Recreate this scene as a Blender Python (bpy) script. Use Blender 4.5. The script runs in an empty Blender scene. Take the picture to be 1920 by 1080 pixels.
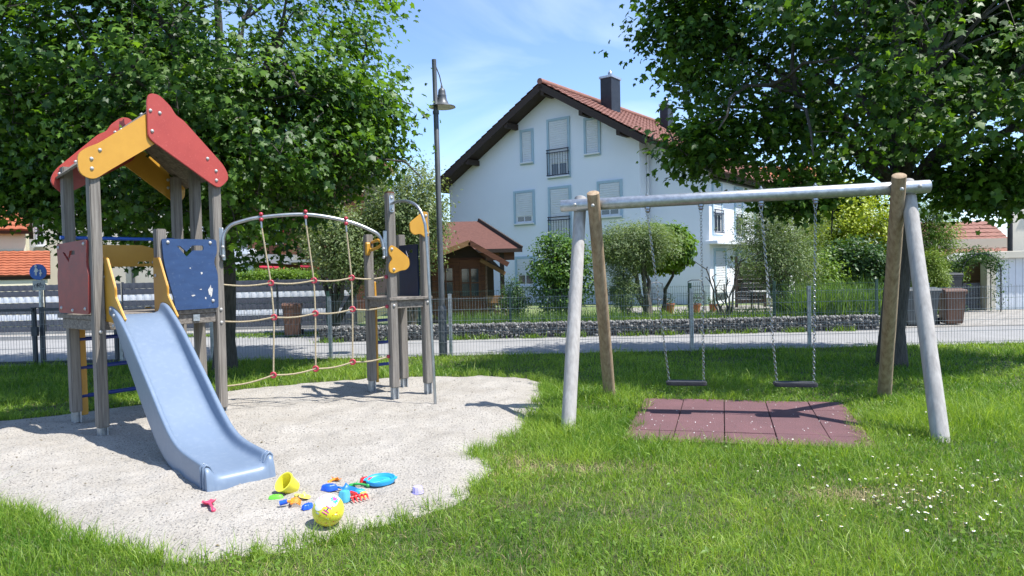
import bpy, bmesh, math, random
import numpy as np
from mathutils import Vector, Matrix

R = math.radians
sc = bpy.context.scene
col = sc.collection
rng = np.random.default_rng(7)
random.seed(7)

# ------------------------------------------------------------------ camera
CAM_H, PITCH, ROLL = 1.55, R(1.7), R(1.29)
fwd = Vector((0, math.cos(PITCH), -math.sin(PITCH)))
r0 = Vector((1, 0, 0)); u0 = r0.cross(fwd)
rt = r0 * math.cos(ROLL) - u0 * math.sin(ROLL)
up = u0 * math.cos(ROLL) + r0 * math.sin(ROLL)
cd = bpy.data.cameras.new('camera'); cam = bpy.data.objects.new('camera', cd); col.objects.link(cam)
mw = Matrix((rt, up, -fwd)).transposed().to_4x4(); mw.translation = Vector((0, 0, CAM_H))
cam.matrix_world = mw
cd.sensor_width = 36.0; cd.lens = 36.0 * 1290 / 1920
cd.clip_start = 0.05; cd.clip_end = 2000
sc.camera = cam

# ------------------------------------------------------------------ light
SUN = Vector((1.08, -0.40, 2.2)).normalized()
elev = math.asin(SUN.z); azim = math.atan2(SUN.x, SUN.y)
ld = bpy.data.lights.new('sun', 'SUN'); lo = bpy.data.objects.new('sun', ld); col.objects.link(lo)
ld.energy = 4.0; ld.angle = R(0.53); ld.color = (1.0, 0.97, 0.925)
lo.rotation_euler = (-SUN).to_track_quat('-Z', 'Y').to_euler(); lo.location = (20, -10, 40)
wd = bpy.data.worlds.new('World'); sc.world = wd; wd.use_nodes = True
nt = wd.node_tree; N = nt.nodes; N.clear()
out = N.new('ShaderNodeOutputWorld'); bg = N.new('ShaderNodeBackground')
sky = N.new('ShaderNodeTexSky'); sky.sky_type = 'NISHITA'; sky.sun_disc = False
sky.sun_elevation = elev; sky.sun_rotation = azim; sky.air_density = 0.8; sky.dust_density = 0.3; sky.ozone_density = 4.0
tc = N.new('ShaderNodeTexCoord'); mp = N.new('ShaderNodeMapping'); mp.inputs['Scale'].default_value = (1.1, 1.6, 3.2)
mp.inputs['Rotation'].default_value = (0.3, 0.5, 0.35)
nz = N.new('ShaderNodeTexNoise'); nz.inputs['Scale'].default_value = 1.9; nz.inputs['Detail'].default_value = 6; nz.inputs['Distortion'].default_value = 0.6
rp = N.new('ShaderNodeValToRGB'); rp.color_ramp.elements[0].position = 0.50; rp.color_ramp.elements[1].position = 0.80
rp.color_ramp.elements[0].color = (0, 0, 0, 1); rp.color_ramp.elements[1].color = (.42, .42, .42, 1)
mx = N.new('ShaderNodeMix'); mx.data_type = 'RGBA'
mx.inputs[7].default_value = (5.2, 5.7, 6.6, 1)
L = nt.links
L.new(tc.outputs['Generated'], mp.inputs['Vector']); L.new(mp.outputs[0], nz.inputs['Vector']); L.new(nz.outputs['Fac'], rp.inputs[0])
L.new(rp.outputs[0], mx.inputs[0]); L.new(sky.outputs[0], mx.inputs[6]); L.new(mx.outputs[2], bg.inputs['Color'])
bg.inputs['Strength'].default_value = 0.145
L.new(bg.outputs[0], out.inputs['Surface'])
vs = sc.view_settings
vs.view_transform = 'Standard'; vs.look = 'None'; vs.gamma = 1; vs.use_curve_mapping = False; vs.exposure = 1.02
sc.render.film_transparent = False
try:
    sc.cycles.use_denoising = True
    sc.cycles.max_bounces = 8
    sc.cycles.caustics_reflective = False; sc.cycles.caustics_refractive = False
except Exception:
    pass

# ------------------------------------------------------------------ materials
MATS = {}
def mat(name, c1, c2=None, scale=8.0, stretch=(1, 1, 1), rough=0.6, metal=0.0, bump=0.0, bscale=None, spec=0.5, contrast=(0.35, 0.65), detail=5, coat=0.0, fine=None):
    """procedural material: two colours mixed by stretched noise, optional bump and a second fine speckle (colour, scale, lo, hi)"""
    if name in MATS: return MATS[name]
    m = bpy.data.materials.new(name); m.use_nodes = True
    t = m.node_tree; n = t.nodes; l = t.links
    b = n['Principled BSDF']; b.inputs['Roughness'].default_value = rough; b.inputs['Metallic'].default_value = metal
    b.inputs['Specular IOR Level'].default_value = spec
    if coat: b.inputs['Coat Weight'].default_value = coat; b.inputs['Coat Roughness'].default_value = 0.145
    co = n.new('ShaderNodeTexCoord'); ma = n.new('ShaderNodeMapping'); ma.inputs['Scale'].default_value = stretch
    l.new(co.outputs['Object'], ma.inputs['Vector'])
    if c2 is None: c2 = tuple(min(1, x * 0.86) for x in c1)
    nn = n.new('ShaderNodeTexNoise'); nn.inputs['Scale'].default_value = scale; nn.inputs['Detail'].default_value = detail; nn.inputs['Roughness'].default_value = 0.6
    l.new(ma.outputs[0], nn.inputs['Vector'])
    r = n.new('ShaderNodeValToRGB'); r.color_ramp.elements[0].position = contrast[0]; r.color_ramp.elements[1].position = contrast[1]
    r.color_ramp.elements[0].color = (*c1, 1); r.color_ramp.elements[1].color = (*c2, 1)
    l.new(nn.outputs['Fac'], r.inputs[0]); last = r.outputs[0]
    if fine:
        fc, fs, lo_, hi_ = fine
        fn = n.new('ShaderNodeTexNoise'); fn.inputs['Scale'].default_value = fs; fn.inputs['Detail'].default_value = 2
        l.new(co.outputs['Object'], fn.inputs['Vector'])
        fr = n.new('ShaderNodeMapRange'); fr.inputs[1].default_value = lo_; fr.inputs[2].default_value = hi_
        l.new(fn.outputs['Fac'], fr.inputs[0])
        fm = n.new('ShaderNodeMix'); fm.data_type = 'RGBA'; fm.inputs[7].default_value = (*fc, 1)
        l.new(fr.outputs[0], fm.inputs[0]); l.new(last, fm.inputs[6]); last = fm.outputs[2]
    l.new(last, b.inputs['Base Color'])
    if bump:
        bn = n.new('ShaderNodeTexNoise'); bn.inputs['Scale'].default_value = bscale or scale; bn.inputs['Detail'].default_value = 4
        l.new(ma.outputs[0], bn.inputs['Vector'])
        bp = n.new('ShaderNodeBump'); bp.inputs['Strength'].default_value = bump; bp.inputs['Distance'].default_value = 0.02
        l.new(bn.outputs['Fac'], bp.inputs['Height']); l.new(bp.outputs[0], b.inputs['Normal'])
    MATS[name] = m; return m

def leafmat(name, dark, light, trans=0.35, rough=0.45, tcol=None):
    if name in MATS: return MATS[name]
    m = bpy.data.materials.new(name); m.use_nodes = True
    t = m.node_tree; n = t.nodes; l = t.links
    b = n['Principled BSDF']; b.inputs['Roughness'].default_value = rough; b.inputs['Specular IOR Level'].default_value = 0.4
    at_ = n.new('ShaderNodeAttribute'); at_.attribute_name = 'tint'
    r = n.new('ShaderNodeValToRGB'); r.color_ramp.elements[0].color = (*dark, 1); r.color_ramp.elements[1].color = (*light, 1)
    l.new(at_.outputs['Fac'], r.inputs[0]); l.new(r.outputs[0], b.inputs['Base Color'])
    tr = n.new('ShaderNodeBsdfTranslucent')
    mu = n.new('ShaderNodeMix'); mu.data_type = 'RGBA'; mu.blend_type = 'MULTIPLY'; mu.inputs[0].default_value = 1
    tcol = tcol or (2.0, 1.9, 0.7); mu.inputs[7].default_value = (*tcol, 1)
    l.new(r.outputs[0], mu.inputs[6]); l.new(mu.outputs[2], tr.inputs[0])
    ms = n.new('ShaderNodeMixShader'); ms.inputs[0].default_value = trans
    l.new(b.outputs[0], ms.inputs[1]); l.new(tr.outputs[0], ms.inputs[2]); l.new(ms.outputs[0], n['Material Output'].inputs['Surface'])
    MATS[name] = m; return m

def glassmat(name, tint=(0.03, 0.04, 0.05)):
    return mat(name, tint, tuple(x * 1.5 for x in tint), scale=1.2, rough=0.06, spec=0.9)

# colours of the place
W_GREY = dict(c1=(.255, .23, .20), c2=(.12, .105, .09), scale=3.0, stretch=(16, 16, .8), rough=.85, bump=.35, contrast=(.32, .72))
mat('weathered_post', **W_GREY)
mat('weathered_board', (.25, .22, .19), (.11, .095, .08), scale=3, stretch=(1, 14, 14), rough=.85, bump=.3)
mat('steel', (.42, .43, .44), (.33, .34, .35), scale=14, rough=.36, metal=.9)
mat('galvanised', (.52, .54, .56), (.36, .38, .40), scale=22, rough=.42, metal=.75, bump=.05)
mat('bolt_cap', (.50, .49, .47), (.38, .37, .35), scale=40, rough=.35, metal=.2)
mat('panel_red', (.43, .065, .05), (.38, .055, .043), scale=5, rough=.42, fine=((.55, .12, .10), 60, .62, .8))
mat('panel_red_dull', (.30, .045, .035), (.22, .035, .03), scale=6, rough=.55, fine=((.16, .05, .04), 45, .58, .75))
mat('panel_yellow', (.58, .30, .035), (.52, .26, .03), scale=5, rough=.42)
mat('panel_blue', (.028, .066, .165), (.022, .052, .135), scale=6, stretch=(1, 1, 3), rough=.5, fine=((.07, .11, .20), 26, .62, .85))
mat('panel_blue_shaded', (.012, .022, .07), (.01, .018, .05), scale=6, rough=.5)  # blue panel colour darkened to imitate the shade it stands in
mat('bare_scar', (.62, .60, .56), (.42, .40, .38), scale=60, rough=.8)
mat('bar_blue', (.03, .12, .48), (.025, .10, .42), scale=6, rough=.35)
mat('rung_navy', (.012, .035, .22), (.01, .03, .18), scale=6, rough=.4)
mat('slide_plastic', (.168, .222, .305), (.145, .198, .28), scale=4, rough=.40, contrast=(.3, .75), fine=((.195, .25, .33), 24, .5, .9))
mat('rope', (.52, .43, .28), (.34, .27, .17), scale=120, rough=.9, bump=.4)
mat('knot_red', (.50, .045, .07), (.42, .04, .06), scale=20, rough=.35)
mat('log_pale', (.47, .44, .41), (.31, .285, .265), scale=2.4, stretch=(13, 13, .22), rough=.85, bump=.2, contrast=(.3, .75), detail=3)
mat('log_brown', (.40, .295, .19), (.25, .17, .10), scale=2.2, stretch=(13, 13, .22), rough=.8, bump=.15, detail=3)
mat('chain', (.45, .45, .45), (.32, .32, .32), scale=50, rough=.3, metal=.95)
mat('rubber_black', (.022, .022, .025), (.035, .035, .04), scale=30, rough=.7, bump=.1)
mat('rubber_tile', (.15, .072, .076), (.11, .056, .06), scale=2.2, rough=.95, bump=.4, bscale=90, contrast=(.3, .7), fine=((.32, .14, .14), 160, .6, .75))
mat('soil', (.05, .075, .02), (.075, .07, .032), scale=3.5, rough=1, bump=.6, bscale=30)
mat('sand', (.405, .374, .328), (.34, .31, .265), scale=2.2, rough=1, bump=1.0, bscale=55, fine=((.10, .094, .088), 62, .57, .70))
mat('garden_lawn', (.13, .20, .05), (.20, .22, .10), scale=2.5, rough=1, bump=.5, bscale=40)
mat('asphalt', (.30, .294, .284), (.25, .245, .236), scale=1.1, rough=.95, bump=.25, bscale=120, fine=((.17, .165, .16), 90, .6, .8))
mat('paver', (.34, .318, .285), (.28, .26, .23), scale=2.5, rough=.95, bump=.3, bscale=50)
mat('kerb', (.36, .35, .33), (.28, .27, .26), scale=6, rough=.9)
mat('fence_wire', (.30, .32, .33), (.22, .24, .25), scale=12, rough=.5, metal=.5)
mat('fence_green', (.028, .075, .055), (.02, .055, .042), scale=9, rough=.5)
mat('anthracite', (.055, .06, .072), (.045, .05, .06), scale=9, rough=.5)
mat('strip_dark', (.075, .08, .10), (.062, .067, .085), scale=3, rough=.5)
mat('strip_white', (.80, .81, .83), (.74, .75, .77), scale=4, rough=.5)
mat('stone_a', (.17, .165, .16), (.065, .063, .062), scale=9, rough=.9, contrast=(.3, .6))
mat('stone_b', (.34, .33, .31), (.19, .185, .175), scale=9, rough=.9)
mat('render_white', (.85, .872, .915), (.82, .845, .89), scale=.7, rough=.95, bump=.12, bscale=160)
mat('render_cream', (.72, .665, .56), (.68, .625, .52), scale=.8, rough=.95, bump=.1, bscale=160)
mat('render_yellow', (.76, .70, .50), (.71, .65, .46), scale=.8, rough=.95)
mat('trim_blue', (.42, .55, .62), (.38, .51, .58), scale=4, rough=.7)
mat('shutter_white', (.72, .735, .75), (.66, .675, .69), scale=2, rough=.6)
mat('frame_white', (.78, .78, .78), (.72, .72, .72), scale=5, rough=.4)
mat('rail_dark', (.03, .035, .06), (.025, .028, .05), scale=8, rough=.5)
mat('tile_red', (.28, .13, .098), (.21, .098, .072), scale=5, rough=.85, bump=.2)
mat('tile_orange', (.36, .105, .045), (.28, .08, .035), scale=5, rough=.85)
mat('tile_brown', (.20, .075, .045), (.15, .055, .035), scale=6, rough=.9)
mat('wood_dark', (.045, .026, .017), (.03, .018, .012), scale=3, stretch=(1, 10, 10), rough=.75)
mat('wood_brown', (.17, .065, .032), (.105, .04, .022), scale=2.5, stretch=(1, 8, 8), rough=.75, bump=.15)
mat('wood_orange', (.20, .075, .036), (.10, .042, .025), scale=2.0, stretch=(.8, 9, 9), rough=.8, bump=.2, contrast=(.3, .7))
mat('wood_tan', (.34, .19, .085), (.25, .135, .06), scale=2.5, stretch=(1, 8, 8), rough=.8)
mat('shingle', (.14, .06, .045), (.11, .048, .036), scale=14, rough=.95, bump=.3)
mat('metal_dark', (.018, .018, .022), (.03, .03, .034), scale=5, rough=.45, metal=.4)
mat('lamp_grey', (.10, .108, .115), (.085, .09, .096), scale=8, rough=.45, metal=.3)
mat('lamp_glass', (.72, .70, .62), (.62, .60, .54), scale=20, rough=.25)
glassmat('glass_dark'); glassmat('glass_sky', (.20, .24, .30))
mat('sign_blue', (.015, .12, .50), (.014, .11, .46), scale=8, rough=.35)
mat('sign_white', (.78, .78, .76), (.72, .72, .70), scale=8, rough=.4)
mat('sign_grey', (.50, .50, .49), (.44, .44, .43), scale=8, rough=.45)
mat('bin_brown', (.15, .075, .045), (.11, .055, .035), scale=4, rough=.5)
mat('bin_grey', (.10, .11, .115), (.08, .088, .092), scale=4, rough=.5)
mat('bin_black', (.02, .022, .025), (.016, .018, .02), scale=4, rough=.5)
mat('awning_grey', (.48, .48, .45), (.40, .40, .37), scale=3, rough=.7)
mat('awning_red', (.48, .02, .045), (.42, .018, .04), scale=4, rough=.6)
mat('terracotta', (.45, .16, .075), (.36, .13, .06), scale=8, rough=.85)
mat('concrete_cream', (.60, .555, .45), (.53, .49, .40), scale=3, rough=.95)
mat('garage_door', (.66, .69, .73), (.61, .64, .68), scale=3, rough=.5)
mat('bark', (.085, .075, .062), (.04, .036, .03), scale=5, stretch=(6, 6, 1.2), rough=.95, bump=.8, bscale=9)
mat('bark_pale', (.14, .125, .105), (.07, .062, .052), scale=7, stretch=(5, 5, 1), rough=.95, bump=.5)
mat('flower_white', (.80, .80, .78), (.74, .74, .72), scale=20, rough=.7)
mat('flower_yellow', (.78, .52, .03), (.70, .45, .02), scale=20, rough=.7)
for nm, c in dict(t_yellow=(.80, .72, .05), t_lime=(.16, .62, .05), t_pink=(.80, .07, .15), t_orange=(.88, .27, .02), t_blue=(.015, .10, .62), t_midblue=(.02, .17, .48), t_red=(.72, .03, .03), t_cyan=(.03, .36, .72), t_green=(.04, .36, .08), t_purple=(.47, .42, .78), t_teal=(.08, .40, .56), t_paleyellow=(.84, .66, .12), t_white=(.82, .82, .80), t_magenta=(.72, .07, .30), t_dark=(.08, .06, .05), t_navy=(.05, .03, .22)).items():
    mat(nm, c, tuple(x * .9 for x in c), scale=14, rough=.38)
leafmat('leaf_maple', (.018, .062, .008), (.125, .24, .028), trans=.40, rough=.46)
leafmat('leaf_pear', (.10, .155, .05), (.25, .30, .14), trans=.3)
leafmat('leaf_laurel', (.045, .115, .015), (.14, .25, .045), trans=.3)
leafmat('leaf_olive', (.10, .16, .055), (.24, .31, .14), trans=.28)
leafmat('leaf_globe', (.07, .15, .012), (.15, .26, .025), trans=.35)
leafmat('leaf_lime', (.20, .27, .012), (.40, .46, .03), trans=.3)
leafmat('leaf_dark', (.028, .075, .018), (.085, .16, .04), trans=.25)
leafmat('leaf_hedge', (.09, .17, .018), (.19, .30, .035), trans=.3)
leafmat('leaf_thuja', (.12, .20, .02), (.22, .30, .04), trans=.2)
leafmat('leaf_reed', (.07, .15, .03), (.16, .26, .06), trans=.35)
leafmat('grass_blade', (.065, .175, .010), (.38, .50, .08), trans=.42, rough=.45, tcol=(1.5, 1.5, .7))

# ------------------------------------------------------------------ mesh helpers
BASE = {}
def V(*a): return Vector(a)
def tag(o, label=None, cat=None, group=None, kind=None):
    if label: o['label'] = label
    if cat: o['category'] = cat
    if group: o['group'] = group
    if kind: o['kind'] = kind
    return o
def thing(name, label, cat, loc=(0, 0, 0), group=None):
    o = bpy.data.objects.new(name, None); col.objects.link(o)
    o.empty_display_size = 0.1
    o.location = loc; BASE[o.name] = Vector(loc)
    return tag(o, label, cat, group)

class MB:
    def __init__(s): s.v = []; s.f = []
    def add(s, vs_, fs_):
        k = len(s.v); s.v += [tuple(p) for p in vs_]; s.f += [tuple(i + k for i in f) for f in fs_]; return s
    def box(s, c, size, ax=None, ay=None, az=None):
        ax = Vector(ax or (1, 0, 0)); ay = Vector(ay or (0, 1, 0)); az = Vector(az or (0, 0, 1)); c = Vector(c)
        P = []
        for dz in (-.5, .5):
            for dx, dy in ((-.5, -.5), (.5, -.5), (.5, .5), (-.5, .5)):
                P.append(c + ax * size[0] * dx + ay * size[1] * dy + az * size[2] * dz)
        return s.add(P, [(3, 2, 1, 0), (4, 5, 6, 7), (0, 1, 5, 4), (1, 2, 6, 5), (2, 3, 7, 6), (3, 0, 4, 7)])
    def prism(s, poly, o, ax, ay, t):
        o = Vector(o); ax = Vector(ax); ay = Vector(ay); n = ax.cross(ay).normalized()
        area = sum(poly[i][0] * poly[(i + 1) % len(poly)][1] - poly[(i + 1) % len(poly)][0] * poly[i][1] for i in range(len(poly)))
        if area < 0: poly = poly[::-1]
        k = len(poly)
        P = [o + ax * a + ay * b - n * t / 2 for a, b in poly] + [o + ax * a + ay * b + n * t / 2 for a, b in poly]
        F = [tuple(range(k - 1, -1, -1)), tuple(range(k, 2 * k))] + [(i, (i + 1) % k, k + (i + 1) % k, k + i) for i in range(k)]
        return s.add(P, F)
    def tube(s, pts, r, n=8, cap=True):
        pts = [Vector(p) for p in pts]; m = len(pts)
        if not hasattr(r, '__len__'): r = [r] * m
        rings = []; prev = None
        for i, p in enumerate(pts):
            d = (pts[min(i + 1, m - 1)] - pts[max(i - 1, 0)])
            if d.length < 1e-9: d = Vector((0, 0, 1))
            d.normalize()
            if prev is None:
                a = d.orthogonal().normalized()
            else:
                a = (prev - d * prev.dot(d))
                a = a.normalized() if a.length > 1e-6 else d.orthogonal().normalized()
            prev = a; b = d.cross(a)
            rings.append([p + (a * math.cos(2 * math.pi * j / n) + b * math.sin(2 * math.pi * j / n)) * r[i] for j in range(n)])
        P = [q for g_ in rings for q in g_]; F = []
        for i in range(m - 1):
            for j in range(n):
                F.append((i * n + j, i * n + (j + 1) % n, (i + 1) * n + (j + 1) % n, (i + 1) * n + j))
        if cap: F += [tuple(range(n - 1, -1, -1)), tuple(range((m - 1) * n, m * n))]
        return s.add(P, F)
    def lathe(s, prof, o, axis=(0, 0, 1), n=16, cap=False):
        o = Vector(o); az = Vector(axis).normalized(); a = az.orthogonal().normalized(); b = az.cross(a)
        P = [o + (a * math.cos(2 * math.pi * j / n) + b * math.sin(2 * math.pi * j / n)) * r_ + az * z for r_, z in prof for j in range(n)]
        F = [(i * n + j, i * n + (j + 1) % n, (i + 1) * n + (j + 1) % n, (i + 1) * n + j) for i in range(len(prof) - 1) for j in range(n)]
        if cap: F += [tuple(range(n - 1, -1, -1)), tuple(range((len(prof) - 1) * n, len(prof) * n))]
        return s.add(P, F)
    def obj(s, name, material, parent=None, bevel=0.0, smooth=None, seg=1, label=None, kind=None):
        base = Vector((0, 0, 0)); p = parent
        while p is not None:
            if p.name in BASE: base = BASE[p.name]; break
            p = p.parent
        me = bpy.data.meshes.new(name)
        me.from_pydata([(a - base.x, b - base.y, c - base.z) for a, b, c in s.v], [], s.f)
        if bevel:
            bm = bmesh.new(); bm.from_mesh(me)
            ed = [e for e in bm.edges if len(e.link_faces) == 2 and e.calc_face_angle(0) > 0.5]
            bmesh.ops.bevel(bm, geom=ed, offset=bevel, segments=seg, affect='EDGES', clamp_overlap=True)
            bm.to_mesh(me); bm.free()
        if smooth:
            me.polygons.foreach_set('use_smooth', [True] * len(me.polygons))
            me.set_sharp_from_angle(angle=R(smooth))
        me.materials.append(MATS[material]); me.update()
        o = bpy.data.objects.new(name, me); col.objects.link(o)
        if parent: o.parent = parent
        if label: o['label'] = label
        if kind: o['kind'] = kind
        return o

def rootbase(p):
    while p is not None:
        if p.name in BASE: return BASE[p.name]
        p = p.parent
    return Vector((0, 0, 0))
def placed(name, me, parent, pos, rot=None, scale=None):
    o = bpy.data.objects.new(name, me); col.objects.link(o); o.parent = parent
    o.location = Vector(pos) - rootbase(parent)
    if rot is not None: o.rotation_euler = rot
    if scale is not None: o.scale = scale
    return o

_b = MB().lathe([(.0, .012), (.009, .011), (.016, .006), (.018, 0), (.018, -.004)], (0, 0, 0), n=10)
_o = _b.obj('bolt', 'bolt_cap', smooth=60); BOLT = _o.data; bpy.data.objects.remove(_o)
def bolt(parent, pos, normal):
    return placed('bolt', BOLT, parent, pos, Vector(normal).to_track_quat('Z', 'Y').to_euler())

def npmesh(name, v, tris, material, parent=None, tint=None, quads=None):
    me = bpy.data.meshes.new(name)
    base = np.array(rootbase(parent)); v = np.asarray(v, np.float32) - base.astype(np.float32)
    k = tris.shape[1]; nf = len(tris)
    me.vertices.add(len(v)); me.vertices.foreach_set('co', v.ravel())
    me.loops.add(nf * k); me.loops.foreach_set('vertex_index', tris.astype(np.int32).ravel())
    me.polygons.add(nf); me.polygons.foreach_set('loop_start', np.arange(0, nf * k, k, dtype=np.int32))
    if tint is not None:
        a = me.attributes.new('tint', 'FLOAT', 'POINT'); a.data.foreach_set('value', np.asarray(tint, np.float32))
    me.update(calc_edges=True); me.validate()
    me.materials.append(MATS[material])
    o = bpy.data.objects.new(name, me); col.objects.link(o)
    if parent: o.parent = parent
    return o

def unit(a): return a / np.maximum(np.linalg.norm(a, axis=-1, keepdims=True), 1e-9)
_mo = np.array([(0, .02, 0), (.34, -.08, -.10), (.33, .19, -.02), (.60, .43, -.20), (.29, .55, -.03), (0, 1.0, -.24), (-.29, .55, -.03), (-.60, .43, -.20), (-.33, .19, -.02), (-.34, -.08, -.10)], float)
MAPLE = (_mo, np.array([(0, i, i + 1) for i in range(1, 9)]))
OVATE = (np.array([(0, 0, 0), (.25, .42, .07), (0, 1, -.05), (-.25, .42, .07)], float), np.array([(0, 1, 2), (0, 2, 3)]))
SLIM = (np.array([(0, 0, 0), (.11, .45, .04), (0, 1, -.06), (-.11, .45, .04)], float), np.array([(0, 1, 2), (0, 2, 3)]))
def leaves(name, pos, nrm, tip, size, shape, material, parent, tint):
    sv, sf = shape; n = unit(nrm); t = unit(tip - n * np.sum(tip * n, -1, keepdims=True)); s = np.cross(t, n)
    P = pos[:, None, :] + size[:, None, None] * (sv[None, :, 0:1] * s[:, None] + sv[None, :, 1:2] * t[:, None] + sv[None, :, 2:3] * n[:, None])
    k = len(sv); F = (sf[None] + (np.arange(len(pos)) * k)[:, None, None]).reshape(-1, sf.shape[1])
    return npmesh(name, P.reshape(-1, 3), F, material, parent, np.repeat(tint, k))

def in_poly(px, py, poly):
    r = np.zeros(len(px), bool); m = len(poly); j = m - 1
    for i in range(m):
        xi, yi = poly[i]; xj, yj = poly[j]
        c = ((yi > py) != (yj > py)) & (px < (xj - xi) * (py - yi) / (yj - yi + 1e-12) + xi)
        r ^= c; j = i
    return r
def poly_dist(px, py, poly):
    d = np.full(len(px), 1e9); m = len(poly)
    for i in range(m):
        ax_, ay_ = poly[i]; bx, by = poly[(i + 1) % m]; dx, dy = bx - ax_, by - ay_
        t = np.clip(((px - ax_) * dx + (py - ay_) * dy) / (dx * dx + dy * dy + 1e-12), 0, 1)
        d = np.minimum(d, np.hypot(px - ax_ - t * dx, py - ay_ - t * dy))
    return d
def smooth_poly(pts, sub=5):
    o = []; m = len(pts)
    for i in range(m):
        p0, p1, p2, p3 = [np.array(pts[(i + k) % m], float) for k in (-1, 0, 1, 2)]
        for t in np.arange(sub) / sub:
            o.append(tuple(.5 * ((2 * p1) + (-p0 + p2) * t + (2 * p0 - 5 * p1 + 4 * p2 - p3) * t * t + (-p0 + 3 * p1 - 3 * p2 + p3) * t ** 3)))
    return o
def vnoise(x, y, s, seed=0):
    """smooth value noise, numpy"""
    x = x / s; y = y / s; xi = np.floor(x).astype(int); yi = np.floor(y).astype(int); fx = x - xi; fy = y - yi
    def h(a, b): return np.modf(np.abs(np.sin(a * 127.1 + b * 311.7 + seed * 74.7) * 43758.5453))[0]
    fx = fx * fx * (3 - 2 * fx); fy = fy * fy * (3 - 2 * fy)
    return (h(xi, yi) * (1 - fx) + h(xi + 1, yi) * fx) * (1 - fy) + (h(xi, yi + 1) * (1 - fx) + h(xi + 1, yi + 1) * fx) * fy
def sheet(name, x0, x1, y0, y1, z, material):
    o = MB().add([(x0, y0, z), (x1, y0, z), (x1, y1, z), (x0, y1, z)], [(0, 1, 2, 3)]).obj(name, material)
    return tag(o, kind='structure')

# ================================================================== GROUND
sheet('ground', -300, 300, -60, 500, 0.0, 'soil')
road = sheet('road', -60, 60, 12.2, 17.25, 0.004, 'asphalt')
# pale paving: left verge beyond the road, forecourt at right
pv = MB()
def pavers(name, x0, x1, y0, y1, z, lx, ly, m='paver', gap=.012):
    root = sheet(name, x0, x1, y0, y1, z, 'kerb')
    s = MB(); ny = int((y1 - y0) / ly)
    for j in range(ny):
        off = (j % 2) * lx / 2
        for i in range(-1, int((x1 - x0) / lx) + 1):
            a = max(x0, x0 + off + i * lx); b = min(x1, x0 + off + (i + 1) * lx)
            if b - a < .03: continue
            h = .012 + .004 * random.random()
            s.box(((a + b) / 2, y0 + (j + .5) * ly, z + h / 2), (b - a - gap, ly - gap, h))
    o = s.obj('paving_stones', m, root, kind='stuff'); return root
pavers('driveway', -34, -4.3, 17.27, 18.95, .004, .42, .24)
pavers('forecourt', 8.35, 17.5, 15.3, 19.75, .008, .40, .22)
kb = thing('kerb', 'low grey concrete kerb along the far edge of the road', 'kerb', (-19, 17.26, 0))
for i in range(30):
    x = -34 + i
    MB().box((x + .5, 17.26, .04), (.985, .10, .12)).obj('kerb_stone', 'kerb', kb, bevel=.012)
gg = MB().box((2.05, 27.7, .04), (12.6, 24.6, .12)).obj('garden_ground', 'garden_lawn'); tag(gg, kind='structure')
pavers('terrace', 3.6, 8.2, 19.8, 23.2, .104, .40, .40)

SAND = smooth_poly([(-3.56, 4.70), (-2.98, 4.32), (-2.66, 4.04), (-2.05, 3.78), (-1.93, 3.66), (-1.60, 3.66), (-1.23, 3.80), (-.87, 4.10), (-.49, 4.50), (-.20, 5.18),
    (-.24, 5.45), (-.30, 5.72), (-.02, 6.5), (.20, 7.39), (.33, 8.4), (.33, 9.25), (-.30, 9.75), (-1.25, 9.85), (-2.6, 9.55), (-3.74, 9.02), (-4.48, 8.10), (-5.18, 7.70), (-5.9, 7.45), (-7.1, 7.1), (-7.3, 6.2), (-5.2, 5.35)])
gx, gy = np.meshgrid(np.arange(-7.6, .7, .035), np.arange(3.3, 10.2, .035)); fx, fy = gx.ravel(), gy.ravel()
dd = poly_dist(fx, fy, SAND); ins = in_poly(fx, fy, SAND); sd = np.where(ins, dd, -dd) + (vnoise(fx, fy, .16, 3) - .5) * .09 + (vnoise(fx, fy, .45, 13) - .5) * .16
hz = np.clip(sd / .10, -1, 1) * .016 + np.where(sd > 0, np.clip(sd / .35, 0, 1), 0) * ((vnoise(fx, fy, .55, 1) - .45) * .030 + (vnoise(fx, fy, .20, 5) - .5) * .034 + (vnoise(fx, fy, .11, 15) - .5) * .018 + (vnoise(fx, fy, .075, 6) - .5) * .010 + .034)
nxg = gx.shape[1]; nyg = gx.shape[0]; idx = np.arange(nxg * nyg).reshape(nyg, nxg)
Q = np.stack([idx[:-1, :-1], idx[:-1, 1:], idx[1:, 1:], idx[1:, :-1]], -1).reshape(-1, 4)
keep = (sd[Q] > -.12).any(1); Q = Q[keep]
used = np.unique(Q); rem = np.full(len(fx), -1); rem[used] = np.arange(len(used))
sp = npmesh('sand_pit', np.stack([fx, fy, hz], -1)[used], rem[Q], 'sand'); tag(sp, kind='structure')
sp.data.polygons.foreach_set('use_smooth', [True] * len(sp.data.polygons))
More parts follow.
